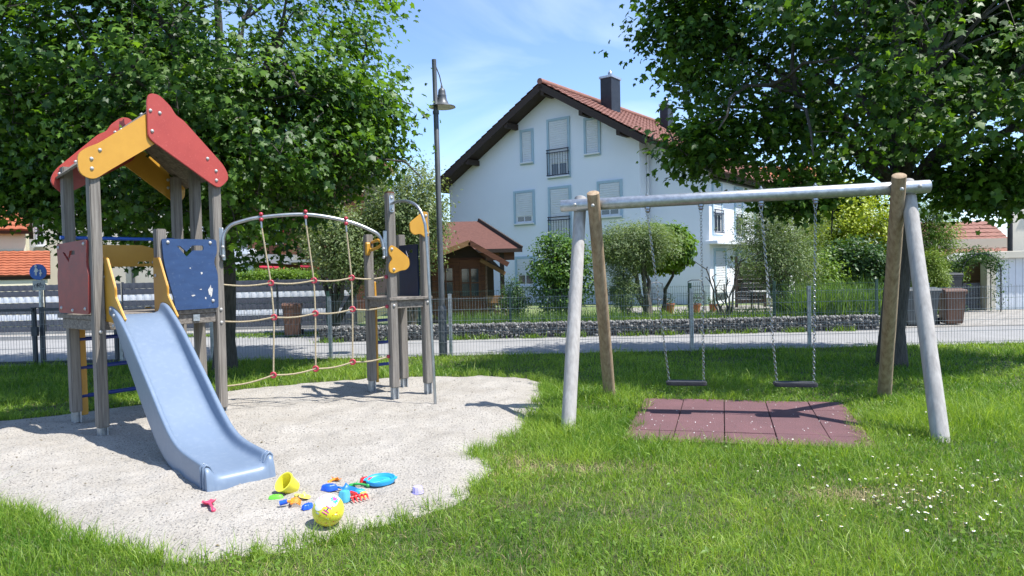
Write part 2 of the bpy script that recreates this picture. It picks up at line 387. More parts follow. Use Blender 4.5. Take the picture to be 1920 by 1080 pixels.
# coarse grit lying on the sand
gxr = rng.uniform(-5.4, .3, 30000); gyr = 3.5 + rng.random(30000) ** 1.5 * 5.6
k = in_poly(gxr, gyr, SAND) & (poly_dist(gxr, gyr, SAND) > .03); gxr, gyr = gxr[k], gyr[k]
ii = np.clip(((gyr - 3.3) / .035).round().astype(int), 0, nyg - 1) * nxg + np.clip(((gxr + 7.6) / .035).round().astype(int), 0, nxg - 1)
tet = np.array([(-.6, -.5, -.2), (.7, -.4, -.2), (0, .7, -.2), (.05, 0, .55)]); tf = np.array([(0, 1, 3), (1, 2, 3), (2, 0, 3)])
a = rng.uniform(0, 6.28, len(gxr)); s_ = rng.uniform(.0035, .0085, len(gxr))
ca, sa = np.cos(a), np.sin(a)
P = np.stack([(tet[None, :, 0] * ca[:, None] - tet[None, :, 1] * sa[:, None]) * s_[:, None] + gxr[:, None], (tet[None, :, 0] * sa[:, None] + tet[None, :, 1] * ca[:, None]) * s_[:, None] + gyr[:, None], tet[None, :, 2] * s_[:, None] + hz[ii][:, None] + .001], -1)
grit = npmesh('gravel', P.reshape(-1, 3), (tf[None] + (np.arange(len(gxr)) * 4)[:, None, None]).reshape(-1, 3), 'sand')
tag(grit, 'coarse pale grit scattered over the sand of the playground', 'gravel', kind='stuff')

# ================================================================== NEAR MESH FENCE (y = 12.05)
FY = 12.05
def mesh_fence(name, label, xs, y, z0, h, wire, post, post_top, pw=.06, rail=False, vs_=.05, hs=.2, vr=.0026, hr=.0036, group=None):
    t = thing(name, label, 'fence', (sum(xs) / len(xs), y, 0), group)
    for x in xs:
        MB().box((x, y + .04, (post_top) / 2 - .05), (pw, pw * .7, post_top + .1)).obj('post', post, t, bevel=.004)
        MB().box((x, y + .04, post_top + .006), (pw * 1.08, pw * .8, .012)).obj('post_cap', post, t)
    for a, b in zip(xs[:-1], xs[1:]):
        s = MB(); n = int(round((b - a) / vs_))
        for i in range(n + 1):
            x = a + (b - a) * i / n
            s.tube([(x, y, z0), (x, y, z0 + h)], vr, n=4, cap=False)
        for j in range(int(round(h / hs)) + 1):
            z = z0 + .02 + j * (h - .045) / round(h / hs)
            for dy in (-.006, .006): s.tube([(a, y + dy, z), (b, y + dy, z)], hr, n=4, cap=False)
        s.obj('wire_panel', wire, t, kind='stuff')
    return t
mesh_fence('mesh_fence', 'grey double wire mesh fence between playground lawn and road', [-6.9, -5.3, -3.22, -1.1, 1.02, 3.15, 5.22, 7.3, 9.4, 11.5, 13.6], FY, .05, 1.0, 'fence_wire', 'galvanised', 1.10)
gt = mesh_fence('gate', 'dark wire mesh gate in the fence beside the footpath sign', [-10.6, -8.42], FY, .08, .9, 'fence_wire', 'anthracite', 1.03, pw=.07)
gt['category'] = 'gate'
MB().box((-9.5, FY, 1.0), (2.2, .045, .05)).obj('top_rail', 'anthracite', gt); MB().box((-9.5, FY, .07), (2.2, .045, .05)).obj('bottom_rail', 'anthracite', gt)
g2 = mesh_fence('gate', 'dark wire mesh gate wing next to the slide tower', [-8.28, -6.98], FY, .08, .9, 'fence_wire', 'anthracite', 1.03, pw=.07)
g2['category'] = 'gate'
MB().box((-7.63, FY, 1.0), (1.3, .045, .05)).obj('top_rail', 'anthracite', g2); MB().box((-7.63, FY, .07), (1.3, .045, .05)).obj('bottom_rail', 'anthracite', g2)
MB().box((-8.35, FY - .05, .62), (.10, .06, .16)).obj('lock_box', 'anthracite', g2)

# ================================================================== GABION WALL + GARDEN FENCE
GY = 15.15
gb = thing('gabion_wall', 'low wall of grey stones caged in wire along the garden', 'wall', (2, GY, 0))
pl = []; X0, X1 = -4.25, 8.05
ico = bmesh.new(); bmesh.ops.create_icosphere(ico, subdivisions=1, radius=1); iv = np.array([v.co[:] for v in ico.verts]); ifc = np.array([[v.index for v in f.verts] for f in ico.faces]); ico.free()
for mi, mname in enumerate(('stone_a', 'stone_b')):
    n = 4400 if mi == 0 else 2700
    px = rng.uniform(X0, X1, n); pz = rng.uniform(.02, .305, n); py = GY - .10 + rng.uniform(-.02, .16, n)
    top = rng.random(n) < .25; pz[top] = .295 + rng.uniform(-.01, .02, top.sum()); py[top] = GY + rng.uniform(-.1, .18, top.sum())
    sz = rng.uniform(.016, .034, n)
    jit = 1 + rng.uniform(-.28, .28, (n, len(iv), 1)); st = rng.uniform(.7, 1.3, (n, 1, 3))
    P = iv[None] * jit * st * sz[:, None, None] + np.stack([px, py, pz], -1)[:, None]
    o = npmesh('stones', P.reshape(-1, 3), (ifc[None] + (np.arange(n) * len(iv))[:, None, None]).reshape(-1, 3), mname, gb); o['kind'] = 'stuff'
MB().box(((X0 + X1) / 2, GY + .05, .17), (X1 - X0, .22, .28)).obj('core', 'stone_a', gb)
s = MB()
for x in np.arange(X0, X1, .10): s.tube([(x, GY - .16, 0), (x, GY - .16, .33)], .0028, n=4, cap=False)
for z in (.02, .12, .22, .325): s.tube([(X0, GY - .165, z), (X1, GY - .165, z)], .003, n=4, cap=False)
s.obj('wire_cage', 'fence_wire', gb, kind='stuff')
mesh_fence('garden_fence', 'dark green wire mesh fence standing behind the gabion wall', [-4.15, -2.1, -.05, 2.0, 4.0, 5.9, 8.2], GY + .28, .2, .86, 'fence_green', 'fence_green', 1.10, pw=.06)

# ================================================================== PRIVACY FENCE with woven strips
pf = thing('privacy_fence', 'long privacy fence woven from dark grey and white plastic strips', 'fence', (-11, 19.05, 0))
xs = np.arange(-19.4, -4.2, 2.15)
colours = ['strip_dark', 'strip_dark', 'strip_white', 'strip_dark', 'strip_dark', 'strip_white', 'strip_dark', 'strip_dark']
for i, x in enumerate(xs[:-1]):
    x1 = xs[i + 1]
    for j, cn in enumerate(colours[::-1]):
        z = .06 + j * .163; s = MB(); n = 42; P = []; F = []
        for q in range(n + 1):
            t = q / n; xx = x + .03 + (x1 - x - .06) * t
            ph = math.sin(t * math.pi * 21 + (j % 2) * math.pi)
            yy = 19.05 + .007 * ph; sag = .003 * ph
            P += [(xx, yy, z + .003 + sag), (xx, yy - .006, z + .083), (xx, yy, z + .159 + sag)]
        for q in range(n):
            b = q * 3
            F += [(b, b + 3, b + 4, b + 1), (b + 1, b + 4, b + 5, b + 2)]
        s.add(P, F).obj('strip', cn, pf, smooth=50)
    s = MB()
    for q in range(11):
        xx = x + (x1 - x) * q / 10.5
        s.tube([(xx, 19.03, .04), (xx, 19.03, 1.37)], .002, n=4, cap=False)
    s.obj('wire_panel', 'anthracite', pf, kind='stuff')
for x in xs: MB().box((x, 19.09, .69), (.06, .04, 1.40)).obj('post', 'anthracite', pf, bevel=.004)
MB().box((-11.8, 19.05, .03), (15.2, .10, .07)).obj('base_kerb', 'kerb', pf)

# ================================================================== BUILDINGS
def tile_roof(parent, o, along, La, down, Ld, m, pitch=.34, wave=.30, amp=.022):
    o = Vector(o); along = Vector(along).normalized(); down = Vector(down).normalized(); n = along.cross(down).normalized()
    if n.z < 0: n = -n
    k = int(Ld / pitch) + 1; seg = max(2, int(La / wave * 5))
    for i in range(k):
        a0 = i * pitch; a1 = min(Ld, a0 + pitch + .03); P = []; F = []
        for q in range(seg + 1):
            t = La * q / seg; w_ = amp * (.5 + .5 * math.cos(2 * math.pi * t / wave)) ** .7
            j = .004 * math.sin(q * 12.9 + i * 7.3)
            b = o + along * t
            P += [b + down * a0 + n * (.012 + w_), b + down * a1 + n * (.045 + w_ + j), b + down * a1 + n * .0]
        for q in range(seg):
            z = q * 3; F += [(z, z + 1, z + 4, z + 3), (z + 1, z + 2, z + 5, z + 4)]
        MB().add(P, F).obj('tile_course', m, parent, smooth=50)

def shutter(parent, o, ax, nrm, w, h, m='shutter_white', slat=.085):
    o = Vector(o); ax = Vector(ax); nrm = Vector(nrm); P = []; F = []; n = max(2, int(h / slat))
    for i in range(n):
        z0 = h * i / n; z1 = h * (i + 1) / n
        for z, d in ((z0, .0), (z0 + (z1 - z0) * .22, .016), (z0 + (z1 - z0) * .88, .016), (z1, 0)):
            P += [o + Vector((0, 0, z)) + nrm * d, o + ax * w + Vector((0, 0, z)) + nrm * d]
        b = i * 8
        F += [(b, b + 1, b + 3, b + 2), (b + 2, b + 3, b + 5, b + 4), (b + 4, b + 5, b + 7, b + 6)]
    return MB().add(P, F).obj('shutter', m, parent)

def window(parent, o, ax, nrm, w, h, gap=.25, trim='trim_blue', tw=.10, sill=True, panes=2, name='window'):
    """o = lower left corner seen from outside; gap = glass left open below the shutter"""
    o = Vector(o); ax = Vector(ax).normalized(); nrm = Vector(nrm).normalized(); uz = Vector((0, 0, 1))
    root = MB().box(o + ax * w / 2 + uz * h / 2 + nrm * .003, (w, h, .03), ax, uz, nrm).obj(name, 'frame_white', parent)
    fr = MB()
    if trim:
        for c, sx, sz in ((ax * (-tw / 2) + uz * h / 2, tw, h + 2 * tw), (ax * (w + tw / 2) + uz * h / 2, tw, h + 2 * tw), (ax * w / 2 + uz * (h + tw / 2), w - .002, tw - .002), (ax * w / 2 + uz * (-tw / 2), w - .002, tw - .002)):
            fr.box(o + c + nrm * .02, (sx, sz, .06), ax, uz, nrm)
        fr.obj('trim', trim, root)
    if gap > 0:
        for i in range(panes):
            pw = (w - .12) / panes
            MB().box(o + ax * (.06 + pw * (i + .5)) + uz * (.08 + (gap - .06) / 2) + nrm * .0215, (pw - .06, gap - .06, .008), ax, uz, nrm).obj('pane', 'glass_dark', root)
    if gap < h - .1: shutter(root, o + uz * (gap + .04) + ax * .02 + nrm * .022, ax, nrm, w - .04, h - gap - .05)
    if sill: MB().box(o + ax * w / 2 + uz * (-.03) + nrm * .07, (w + .14, .05, .16), ax, uz, nrm).obj('sill', 'frame_white', root)
    return root

def railing(parent, o, ax, nrm, w, h, off=.10):
    o = Vector(o); ax = Vector(ax).normalized(); nrm = Vector(nrm).normalized(); uz = Vector((0, 0, 1)); s = MB()
    p = o + nrm * off
    for z in (0.02, h - .12, h): s.tube([p + uz * z - ax * .04, p + ax * (w + .04) + uz * z], .018, n=6)
    n = int(w / .11)
    for i in range(n + 1):
        q = p + ax * (w * i / n); s.tube([q + uz * .02, q + uz * (h if i in (0, n) else h - .12)], .009 if 0 < i < n else .018, n=5)
    for i in (0, 1): s.tube([o + ax * w * i + uz * .1, p + ax * w * i + uz * .1], .014, n=5); s.tube([o + ax * w * i + uz * (h - .1), p + ax * w * i + uz * (h - .1)], .014, n=5)
    return s.obj('railing', 'rail_dark', parent)

K = Vector((4.712, 25.0, 0)); HU = Vector((-.795, .607, 0)).normalized(); HV = Vector((.607, .795, 0)).normalized(); UZ = Vector((0, 0, 1))
def HW(a, b, z): return K + HU * a + HV * b + UZ * z
hs_ = thing('house', 'white three storey gable house with blue window trims behind the gardens', 'house', K + HU * 4.6)
AX, AZ = 3.75, 8.42
SL, SR = .585, .60
wall = MB().prism([(0, 0), (9.3, 0), (9.3, AZ - SL * (9.3 - AX)), (AX, AZ), (0, AZ - SR * AX)], HW(0, 5.6, 0), HU, UZ, 11.2).obj('wall', 'render_white', hs_)
MB().prism([(-2.3, 0), (.06, 0), (.06, AZ - SR * AX - .03), (-2.3, AZ - SR * (AX + 2.3))], HW(0, 6.0, 0), HU, UZ, 10.62).obj('wing_wall', 'render_white', hs_)
dR = (HU * -1 - UZ * SR).normalized(); dL = (HU - UZ * SL).normalized()
LR1 = (AX + .75) * math.hypot(1, SR); LR2 = 2.05 * math.hypot(1, SR); LL = (9.8 - AX) * math.hypot(1, SL)
def deck(o, along, La, down, Ld, t=.15):
    n = along.cross(down).normalized()
    if n.z < 0: n = -n
    return MB().box(o + along * La / 2 + down * Ld / 2 + n * (-t / 2), (La, Ld, t), along, down, n)
rz = AZ + .20
rf = deck(HW(AX, -.75, rz), HV, 12.2, dR, LR1).obj('roof', 'wood_dark', hs_)
tile_roof(rf, HW(AX, -.80, rz), HV, 12.3, dR, LR1 + .05, 'tile_red')
rf2 = deck(HW(-.76, .15, rz - SR * (AX + .76)), HV, 11.3, dR, LR2).obj('roof', 'wood_dark', hs_)
tile_roof(rf2, HW(-.76, .10, rz - SR * (AX + .76)), HV, 11.4, dR, LR2 + .05, 'tile_red')
rf3 = deck(HW(AX, -.75, rz), HV, 12.2, dL, LL).obj('roof', 'wood_dark', hs_)
tile_roof(rf3, HW(AX, -.80, rz), HV, 12.3, dL, LL + .05, 'tile_red')
MB().tube([HW(AX, -.82, rz + .06), HW(AX, 11.6, rz + .06)], .12, n=10).obj('ridge_tiles', 'tile_red', hs_, smooth=60)
for d_, Ld, nm in ((dR, LR1, 'r'), (dL, LL, 'l')):
    n = HV.cross(d_).normalized()
    if n.z < 0: n = -n
    MB().box(HW(AX, -.775, rz) + d_ * Ld / 2 + n * -.13, (.045, Ld, .24), HV, d_, n).obj('barge_board', 'wood_dark', hs_)
for a in (AX - .05, AX - 1.75, AX + 1.75, .45, 7.6):
    sl = SR if a < AX else SL
    MB().box(HW(a, -.33, rz - abs(AX - a) * sl - .33), (.16, .84, .22), HU, HV, UZ).obj('purlin_end', 'wood_dark', hs_, bevel=.01)
# facade openings: (u right, u left, z bottom, z top, glass gap, rail)
for ur, ul, zb, zt, gp, rl in ((4.76, 5.23, 5.80, 7.03, 0, 0), (3.03, 3.90, 5.10, 7.26, .46, 1), (1.68, 2.20, 5.80, 7.06, 0, 0), (4.76, 5.62, 3.35, 4.58, .24, 0), (3.03, 3.90, 2.46, 4.60, .0, 1), (.80, 1.67, 3.38, 4.62, .22, 0), (4.76, 5.62, .80, 1.90, .40, 0), (.85, 1.85, .12, 1.98, .55, 0)):
    w_ = window(hs_, HW(ul, 0, zb), -HU, -HV, ul - ur, zt - zb, gap=gp)
    if rl: railing(w_, HW(ul + .05, -.02, zb + .02), -HU, -HV, ul - ur + .1, 1.02)
# openings of the sunny side wall
SU = -2.3
for v0, v1, zb, zt, gp, rl in ((1.05, 1.80, 2.62, 4.34, .62, 1), (3.3, 3.98, 2.55, 4.34, .62, 1), (1.15, 2.12, .12, 1.98, .30, 0), (3.4, 4.05, .86, 1.94, .42, 0), (5.6, 6.3, 2.62, 4.2, .62, 1)):
    w_ = window(hs_, HW(SU, v0, zb), HV, -HU, v1 - v0, zt - zb, gap=gp)
    if rl: railing(w_, HW(SU, v0 - .04, zb), HV, -HU, v1 - v0 + .08, .82)
MB().box(HW(SU - .22, 3.9, 2.27), (.44, 7.2, .12), HU, HV, UZ).obj('ledge', 'render_white', hs_, bevel=.01)
MB().tube([HW(-.05, .55, 5.7), HW(-.05, .55, .1)], .045, n=8).obj('downpipe', 'frame_white', hs_)
MB().tube([HW(-2.36, .9, 4.55), HW(-2.36, 11, 4.55)], .06, n=8).obj('gutter', 'metal_dark', hs_)
for a, b, dh, kw_ in ((2.85, 3.1, -.22, 1.0), (2.75, 8.4, -.38, .8)):
    zc = AZ - SR * (AX - a)
    ch = MB().box(HW(a, b, zc + .75 + dh), (.52 * kw_, .78 * kw_, 1.9), HU, HV, UZ).obj('chimney', 'metal_dark', hs_, bevel=.01)
    MB().box(HW(a, b, zc + 1.74 + dh), (.60 * kw_, .86 * kw_, .09), HU, HV, UZ).obj('chimney_cap', 'galvanised', ch)
    MB().lathe([(.17, 0), (.16, .06), (.10, .10), (.09, .2), (.03, .30), (0, .33)], HW(a, b, zc + 1.78 + dh), n=14).obj('cowl', 'steel', ch, smooth=50)
MB().lathe([(.035, 0), (.05, .06), (.05, .14), (.02, .17)], HW(-2.42, 2.55, 1.62), n=8).obj('wall_lamp', 'metal_dark', hs_)

# --- brown carport against the house
cp = thing('carport', 'brown timber carport with red shingle roof beside the white house', 'carport', (-1.6, 22.6, 0))
ccut = MB()
ccut.add([(-3.6, 21.55, 2.14), (.30, 21.55, 2.14), (-1.05, 23.0, 3.12), (-3.6, 23.0, 3.12)], [(0, 1, 2, 3)]).obj('front_roof', 'shingle', cp)
MB().box((-1.65, 21.53, 2.09), (4.0, .06, .12)).obj('fascia', 'wood_dark', cp)
_a, _b2 = Vector((.33, 21.52, 2.15)), Vector((-1.07, 23.02, 3.15)); _d = (_b2 - _a).normalized(); _s = _d.cross(UZ).normalized()
MB().box((_a + _b2) / 2, ((_b2 - _a).length, .07, .14), _d, _s, _s.cross(_d)).obj('verge_board', 'wood_dark', cp)
MB().add([(.30, 21.55, 2.12), (-1.05, 23.0, 3.10), (.30, 23.0, 2.12)], [(0, 1, 2)]).obj('hip_infill', 'wood_dark', cp)
for x in (-2.9, -.30): MB().box((x, 21.75, 1.03), (.14, .14, 2.06)).obj('post', 'wood_dark', cp, bevel=.01)
MB().box((-1.6, 21.75, 1.92), (3.4, .12, .26)).obj('beam', 'wood_brown', cp)
MB().box((-.48, 21.75, 1.62), (.10, .10, .62), (.707, 0, .707), (0, 1, 0), (-.707, 0, .707)).obj('brace', 'wood_dark', cp)
MB().box((-1.9, 22.9, 1.0), (2.6, .06, 1.9)).obj('back_wall', 'wood_dark', cp)
# --- garden shed
sh = thing('garden_shed', 'small brown log shed with glazed door in the garden', 'shed', (-1.45, 19.0, .1))
SX0, SX1, SYF = -2.15, -.72, 18.6
s = MB()
for i in range(14):
    z = .16 + i * .125
    s.box(((SX0 + SX1) / 2, SYF, z), (SX1 - SX0, .05, .115)); s.box((SX1 - .02, SYF + .75, z), (.05, 1.45, .115)); s.box((SX0 + .02, SYF + .75, z), (.05, 1.45, .115))
s.obj('log_wall', 'wood_brown', sh, kind='stuff')
MB().prism([(SX0, 1.82), (SX1, 1.82), ((SX0 + SX1) / 2 + .35, 2.16)], (0, SYF + .01, 0), (1, 0, 0), (0, 0, 1), .05).obj('gable', 'wood_dark', sh)
ax_ = (SX0 + SX1) / 2 + .35
for sgn in (1, -1):
    Lr = 1.16 if sgn > 0 else 1.5; sl = .60 if sgn > 0 else .36
    d_ = Vector((sgn, 0, -sl)).normalized(); n_ = Vector((sl * sgn, 0, 1)).normalized()
    MB().box(Vector((ax_, SYF + .45, 2.24)) + d_ * Lr / 2, (Lr, 2.1, .05), d_, (0, 1, 0), n_).obj('roof_panel', 'tile_brown', sh)
    MB().box(Vector((ax_, SYF - .61, 2.23)) + d_ * Lr / 2, (Lr + .02, .03, .13), d_, (0, 1, 0), n_).obj('barge_board', 'wood_tan' if sgn < 0 else 'wood_brown', sh)
MB().box((-.5, SYF + .5, 1.60), (.72, 1.5, .05), (.86, 0, -.5), (0, 1, 0), (.5, 0, .86)).obj('lean_to_roof', 'wood_brown', sh)
MB().box((-.50, SYF - .24, 1.58), (.76, .03, .10), (.86, 0, -.5), (0, 1, 0), (.5, 0, .86)).obj('barge_board', 'wood_tan', sh)
dr = MB().box((-1.12, SYF - .035, .98), (.58, .05, 1.62)).obj('door', 'wood_brown', sh, bevel=.006)
for x in (-1.245, -.995):
    for z, h in ((.98, .34), (1.36, .36)): MB().box((x, SYF - .062, z), (.20, .012, h)).obj('pane', 'glass_dark', dr)
MB().box((-1.38, SYF - .07, .86), (.03, .05, .10)).obj('handle', 'metal_dark', dr)
wn = MB().box((-1.78, SYF - .035, 1.22), (.46, .05, .78)).obj('window', 'wood_brown', sh, bevel=.006)
for x in (-1.88, -1.68):
    for z in (1.03, 1.40): MB().box((x, SYF - .062, z), (.165, .012, .33)).obj('pane', 'glass_dark', wn)
# firewood beside the shed
fw = thing('log_pile', 'stack of split pale firewood under the shed lean-to', 'firewood', (-.42, 18.9, .1))
for i in range(42):
    x = -.66 + .09 * (i % 7) + random.uniform(-.01, .01); z = .16 + .095 * (i // 7)
    MB().tube([(x, 18.78 + random.uniform(-.02, .02), z), (x, 19.1, z)], random.uniform(.038, .047), n=6).obj('log', 'wood_tan' if i % 3 else 'log_pale', fw)
bx = thing('planter_box', 'tan wooden planter box on the firewood', 'planter', (-.38, 18.66, .62))
MB().box((-.38, 18.62, .70), (.56, .03, .20)).obj('side', 'wood_tan', bx); MB().box((-.38, 18.74, .70), (.56, .03, .20)).obj('side', 'wood_tan', bx); MB().box((-.38, 18.68, .61), (.54, .14, .02)).obj('bottom', 'wood_tan', bx)

# --- left background houses
ch_ = thing('house', 'cream rendered house with orange tile roof behind the privacy fence', 'house', (-16.8, 34, 0))
MB().prism([(-21.95, 0), (-11.75, 0), (-11.75, 5.1), (-16.85, 8.6), (-21.95, 5.1)], (0, 35.0, 0), (1, 0, 0), (0, 0, 1), 8.0).obj('wall', 'render_cream', ch_)
for sgn in (1, -1):
    d_ = Vector((sgn * 5.1, 0, -3.5)).normalized(); o_ = Vector((-16.85, 30.6, 8.75)); Lr = 6.9
    rf = deck(o_, Vector((0, 1, 0)), 8.8, d_, Lr).obj('roof', 'wood_dark', ch_)
    tile_roof(rf, o_, (0, 1, 0), 8.8, d_, Lr + .04, 'tile_orange', pitch=.40, wave=.36)
window(ch_, (-21.35, 31.0, 3.0), (1, 0, 0), (0, -1, 0), .42, 1.02, gap=.98, trim=None)
window(ch_, (-13.9, 31.0, 2.95), (1, 0, 0), (0, -1, 0), .9, 1.1, gap=1.05, trim=None)
window(ch_, (-16.6, 31.0, 5.0), (1, 0, 0), (0, -1, 0), .9, 1.1, gap=1.05, trim=None)
MB().tube([(-17.0, 30.93, 0), (-17.0, 30.93, 5.2)], .07, n=8).obj('downpipe', 'lamp_grey', ch_)
yh = thing('house', 'yellow house with steep orange roofs at the street corner', 'house', (0, 0, 0))
MB().box((-4.0, 1.8, 1.75), (8.0, 3.6, 3.5)).obj('wall', 'render_yellow', yh)
for sgn in (-1, 1):
    d_ = Vector((0, sgn, -.62)).normalized(); o_ = Vector((-8.2, 1.8, 4.80))
    rf = deck(o_, Vector((1, 0, 0)), 8.35, d_, 2.62).obj('roof', 'wood_dark', yh); tile_roof(rf, o_, (1, 0, 0), 8.35, d_, 2.62, 'tile_orange', pitch=.32, wave=.30)
MB().prism([(0, 3.5), (3.6, 3.5), (1.8, 4.62)], (-.06, 0, 0), (0, 1, 0), (0, 0, 1), .10).obj('gable', 'render_yellow', yh)
MB().box((-3.4, -1.2, .83), (8.2, 2.0, 1.66)).obj('porch_wall', 'render_yellow', yh)
o_ = Vector((-8.2, -.05, 2.62)); d_ = Vector((0, -1, -.43)).normalized()
rf = deck(o_, Vector((1, 0, 0)), 9.0, d_, 2.45).obj('porch_roof', 'wood_dark', yh); tile_roof(rf, o_, (1, 0, 0), 9.0, d_, 2.47, 'tile_orange', pitch=.25, wave=.26)
MB().prism([(-2.2, 1.66), (-.1, 1.66), (-.1, 2.45)], (.60, 0, 0), (0, 1, 0), (0, 0, 1), .08).obj('gable', 'render_yellow', yh)
yh.location = (-19.15, 27.2, 0); yh.rotation_euler = (0, 0, R(33))
# wooden house
wh = thing('house', 'orange brown timber clad house with red awnings behind the hedge', 'house', (-8.5, 28, 0))
s = MB()
for i in range(40):
    s.box((-8.0, 27.0, .1 + i * .145), (4.6, .05, .137))
s.obj('cladding', 'wood_orange', wh, kind='stuff')
MB().box((-8.0, 29.6, 2.9), (4.56, 5.0, 5.8)).obj('wall', 'wood_dark', wh)
MB().box((-8.2, 29.5, 6.2), (5.6, 6.2, .3)).obj('roof', 'tile_brown', wh)
MB().box((-10.75, 27.4, 1.25), (1.6, 1.6, 2.5)).obj('white_wing', 'render_white', wh)
MB().box((-10.9, 26.58, 1.72), (.5, .03, .12)).obj('vent_strip', 'glass_sky', wh)
w_ = window(wh, (-9.62, 26.96, 2.72), (1, 0, 0), (0, -1, 0), .66, .78, gap=.74, trim='wood_dark', tw=.06, panes=2)
MB().box((-8.89, 26.93, 3.12), (.07, .05, .86)).obj('red_shutter', 'awning_red', w_)
MB().prism([(-10.2, 2.02), (-8.35, 1.86), (-8.18, 2.22), (-10.2, 2.30)], (0, 26.5, 0), (1, 0, 0), (0, 0, 1), .9).obj('canopy', 'awning_grey', wh)
MB().box((-7.5, 26.4, 1.98), (1.7, 1.0, .10)).obj('canopy', 'awning_grey', wh)
for a, b in ((-9.5, -8.58), (-7.95, -7.2)): MB().tube([(a, 25.98, 1.76), (b, 25.98, 1.70)], .08, n=10).obj('awning_roll', 'awning_red', wh, smooth=50)
MB().box((-7.55, 26.85, 3.15), (2.1, .3, .18), (.66, 0, .75), (0, 1, 0), (-.75, 0, .66)).obj('gable_verge', 'wood_dark', wh)
MB().prism([(-8.25, 2.35), (-6.2, 2.35), (-6.2, 4.55)], (0, 26.93, 0), (1, 0, 0), (0, 0, 1), .06).obj('gable_infill', 'wood_brown', wh)

# --- right background: garage, house, hut
ga = thing('garage', 'cream concrete garage with white ribbed up-and-over door', 'garage', (15.3, 21, 0))
GX0 = 13.62
MB().box((GX0 + .13, 19.86, .78), (.26, .28, 1.56)).obj('pillar', 'concrete_cream', ga, bevel=.01)
MB().box((GX0 + 1.75, 19.86, 1.60), (3.5, .30, .20)).obj('roof_slab', 'concrete_cream', ga, bevel=.01)
MB().box((GX0 + 3.37, 19.86, .75), (.26, .28, 1.5)).obj('pillar', 'concrete_cream', ga, bevel=.01)
MB().prism([(GX0 + .04, 20.0), (GX0 + 3.46, 20.0), (GX0 + 5.5, 22.9), (GX0 + 2.1, 22.9)], (0, 0, .83), (1, 0, 0), (0, 1, 0), 1.64).obj('body', 'concrete_cream', ga)
s = MB()
for i in range(30): s.box((GX0 + .31 + i * .1, 19.92, .755), (.094, .03 + (i % 2) * .014, 1.485))
s.obj('garage_door', 'garage_door', ga)
pq = MB().box((GX0 + .10, 19.72, 1.60), (.17, .015, .12)).obj('number_plate', 'sign_blue', ga)
for dx, dz, w_, h_ in ((-.045, 0, .05, .012), (-.045, .03, .05, .012), (.035, 0, .014, .07), (.065, .02, .014, .05), (.045, -.035, .05, .012)): MB().box((GX0 + .10 + dx, 19.709, 1.60 + dz), (w_, .006, h_)).obj('mark', 'sign_white', pq)
rh = thing('house', 'beige rendered house wall rising behind the garage', 'house', (20.3, 26, 0))
MB().prism([(17.42, 24.0), (24, 24.0), (28.4, 30.0), (21.9, 30.0)], (0, 0, 2.6), (1, 0, 0), (0, 1, 0), 5.2).obj('wall', 'render_cream', rh)
MB().tube([(17.35, 23.95, 0), (17.35, 23.95, 4.0)], .08, n=8).obj('downpipe', 'metal_dark', rh)
rr_ = deck(Vector((18.9, 25.9, 6.5)), Vector((1, 0, 0)), 7.4, Vector((0, -1, -.6)).normalized(), 2.7).obj('roof', 'wood_dark', rh)
tile_roof(rr_, (18.9, 25.9, 6.5), (1, 0, 0), 7.4, (0, -1, -.6), 2.75, 'tile_red')
rd = thing('outbuilding', 'outbuilding with pinkish red tile roof behind the rose arch', 'building', (18, 33, 0))
MB().box((19.8, 34, 1.2), (7.0, 4.0, 2.4)).obj('wall', 'render_cream', rd)
rr_ = deck(Vector((16.0, 34.0, 3.3)), Vector((1, 0, 0)), 7.6, Vector((0, -1, -.7)).normalized(), 2.9).obj('roof', 'wood_dark', rd)
tile_roof(rr_, (16.0, 34.0, 3.3), (1, 0, 0), 7.6, (0, -1, -.7), 2.95, 'tile_red')
bh = thing('house', 'distant house with orange roof showing between the maple branches', 'house', (14, 48, 0))
MB().box((15, 50, 2.2), (13, 6, 4.4)).obj('wall', 'render_cream', bh)
rr_ = deck(Vector((8, 50, 8.4)), Vector((1, 0, 0)), 14, Vector((0, -1, -.9)).normalized(), 4.9).obj('roof', 'wood_dark', bh)
tile_roof(rr_, (8, 50, 8.4), (1, 0, 0), 14, (0, -1, -.9), 4.95, 'tile_orange', pitch=.5, wave=.5)
hu = thing('garden_hut', 'small tan plank hut with pale roof edge beyond the rose arch', 'hut', (14.85, 22.4, 0))
s = MB()
for i in range(9): s.box((14.85, 22.0, .12 + i * .15), (1.3, .04, .142))
s.obj('plank_wall', 'wood_tan', hu, kind='stuff'); MB().box((14.85, 22.6, .7), (1.26, 1.1, 1.4)).obj('body', 'wood_brown', hu)
MB().prism([(-.80, -.02), (0, .26), (.80, .06), (.80, .12), (0, .34), (-.80, .06)], (14.85, 22.45, 1.36), (1, 0, 0), (0, 0, 1), 1.3).obj('roof', 'awning_grey', hu)
pw_ = thing('garden_wall', 'dark grey slatted screen between the hut and the garage', 'fence', (12.9, 19.95, 0))
for i in range(6): MB().box((12.85, 19.95, .12 + i * .125), (1.45, .03, .118)).obj('slat', 'anthracite', pw_)
for x in (12.15, 13.55): MB().box((x, 19.99, .40), (.05, .05, .80)).obj('post', 'anthracite', pw_)

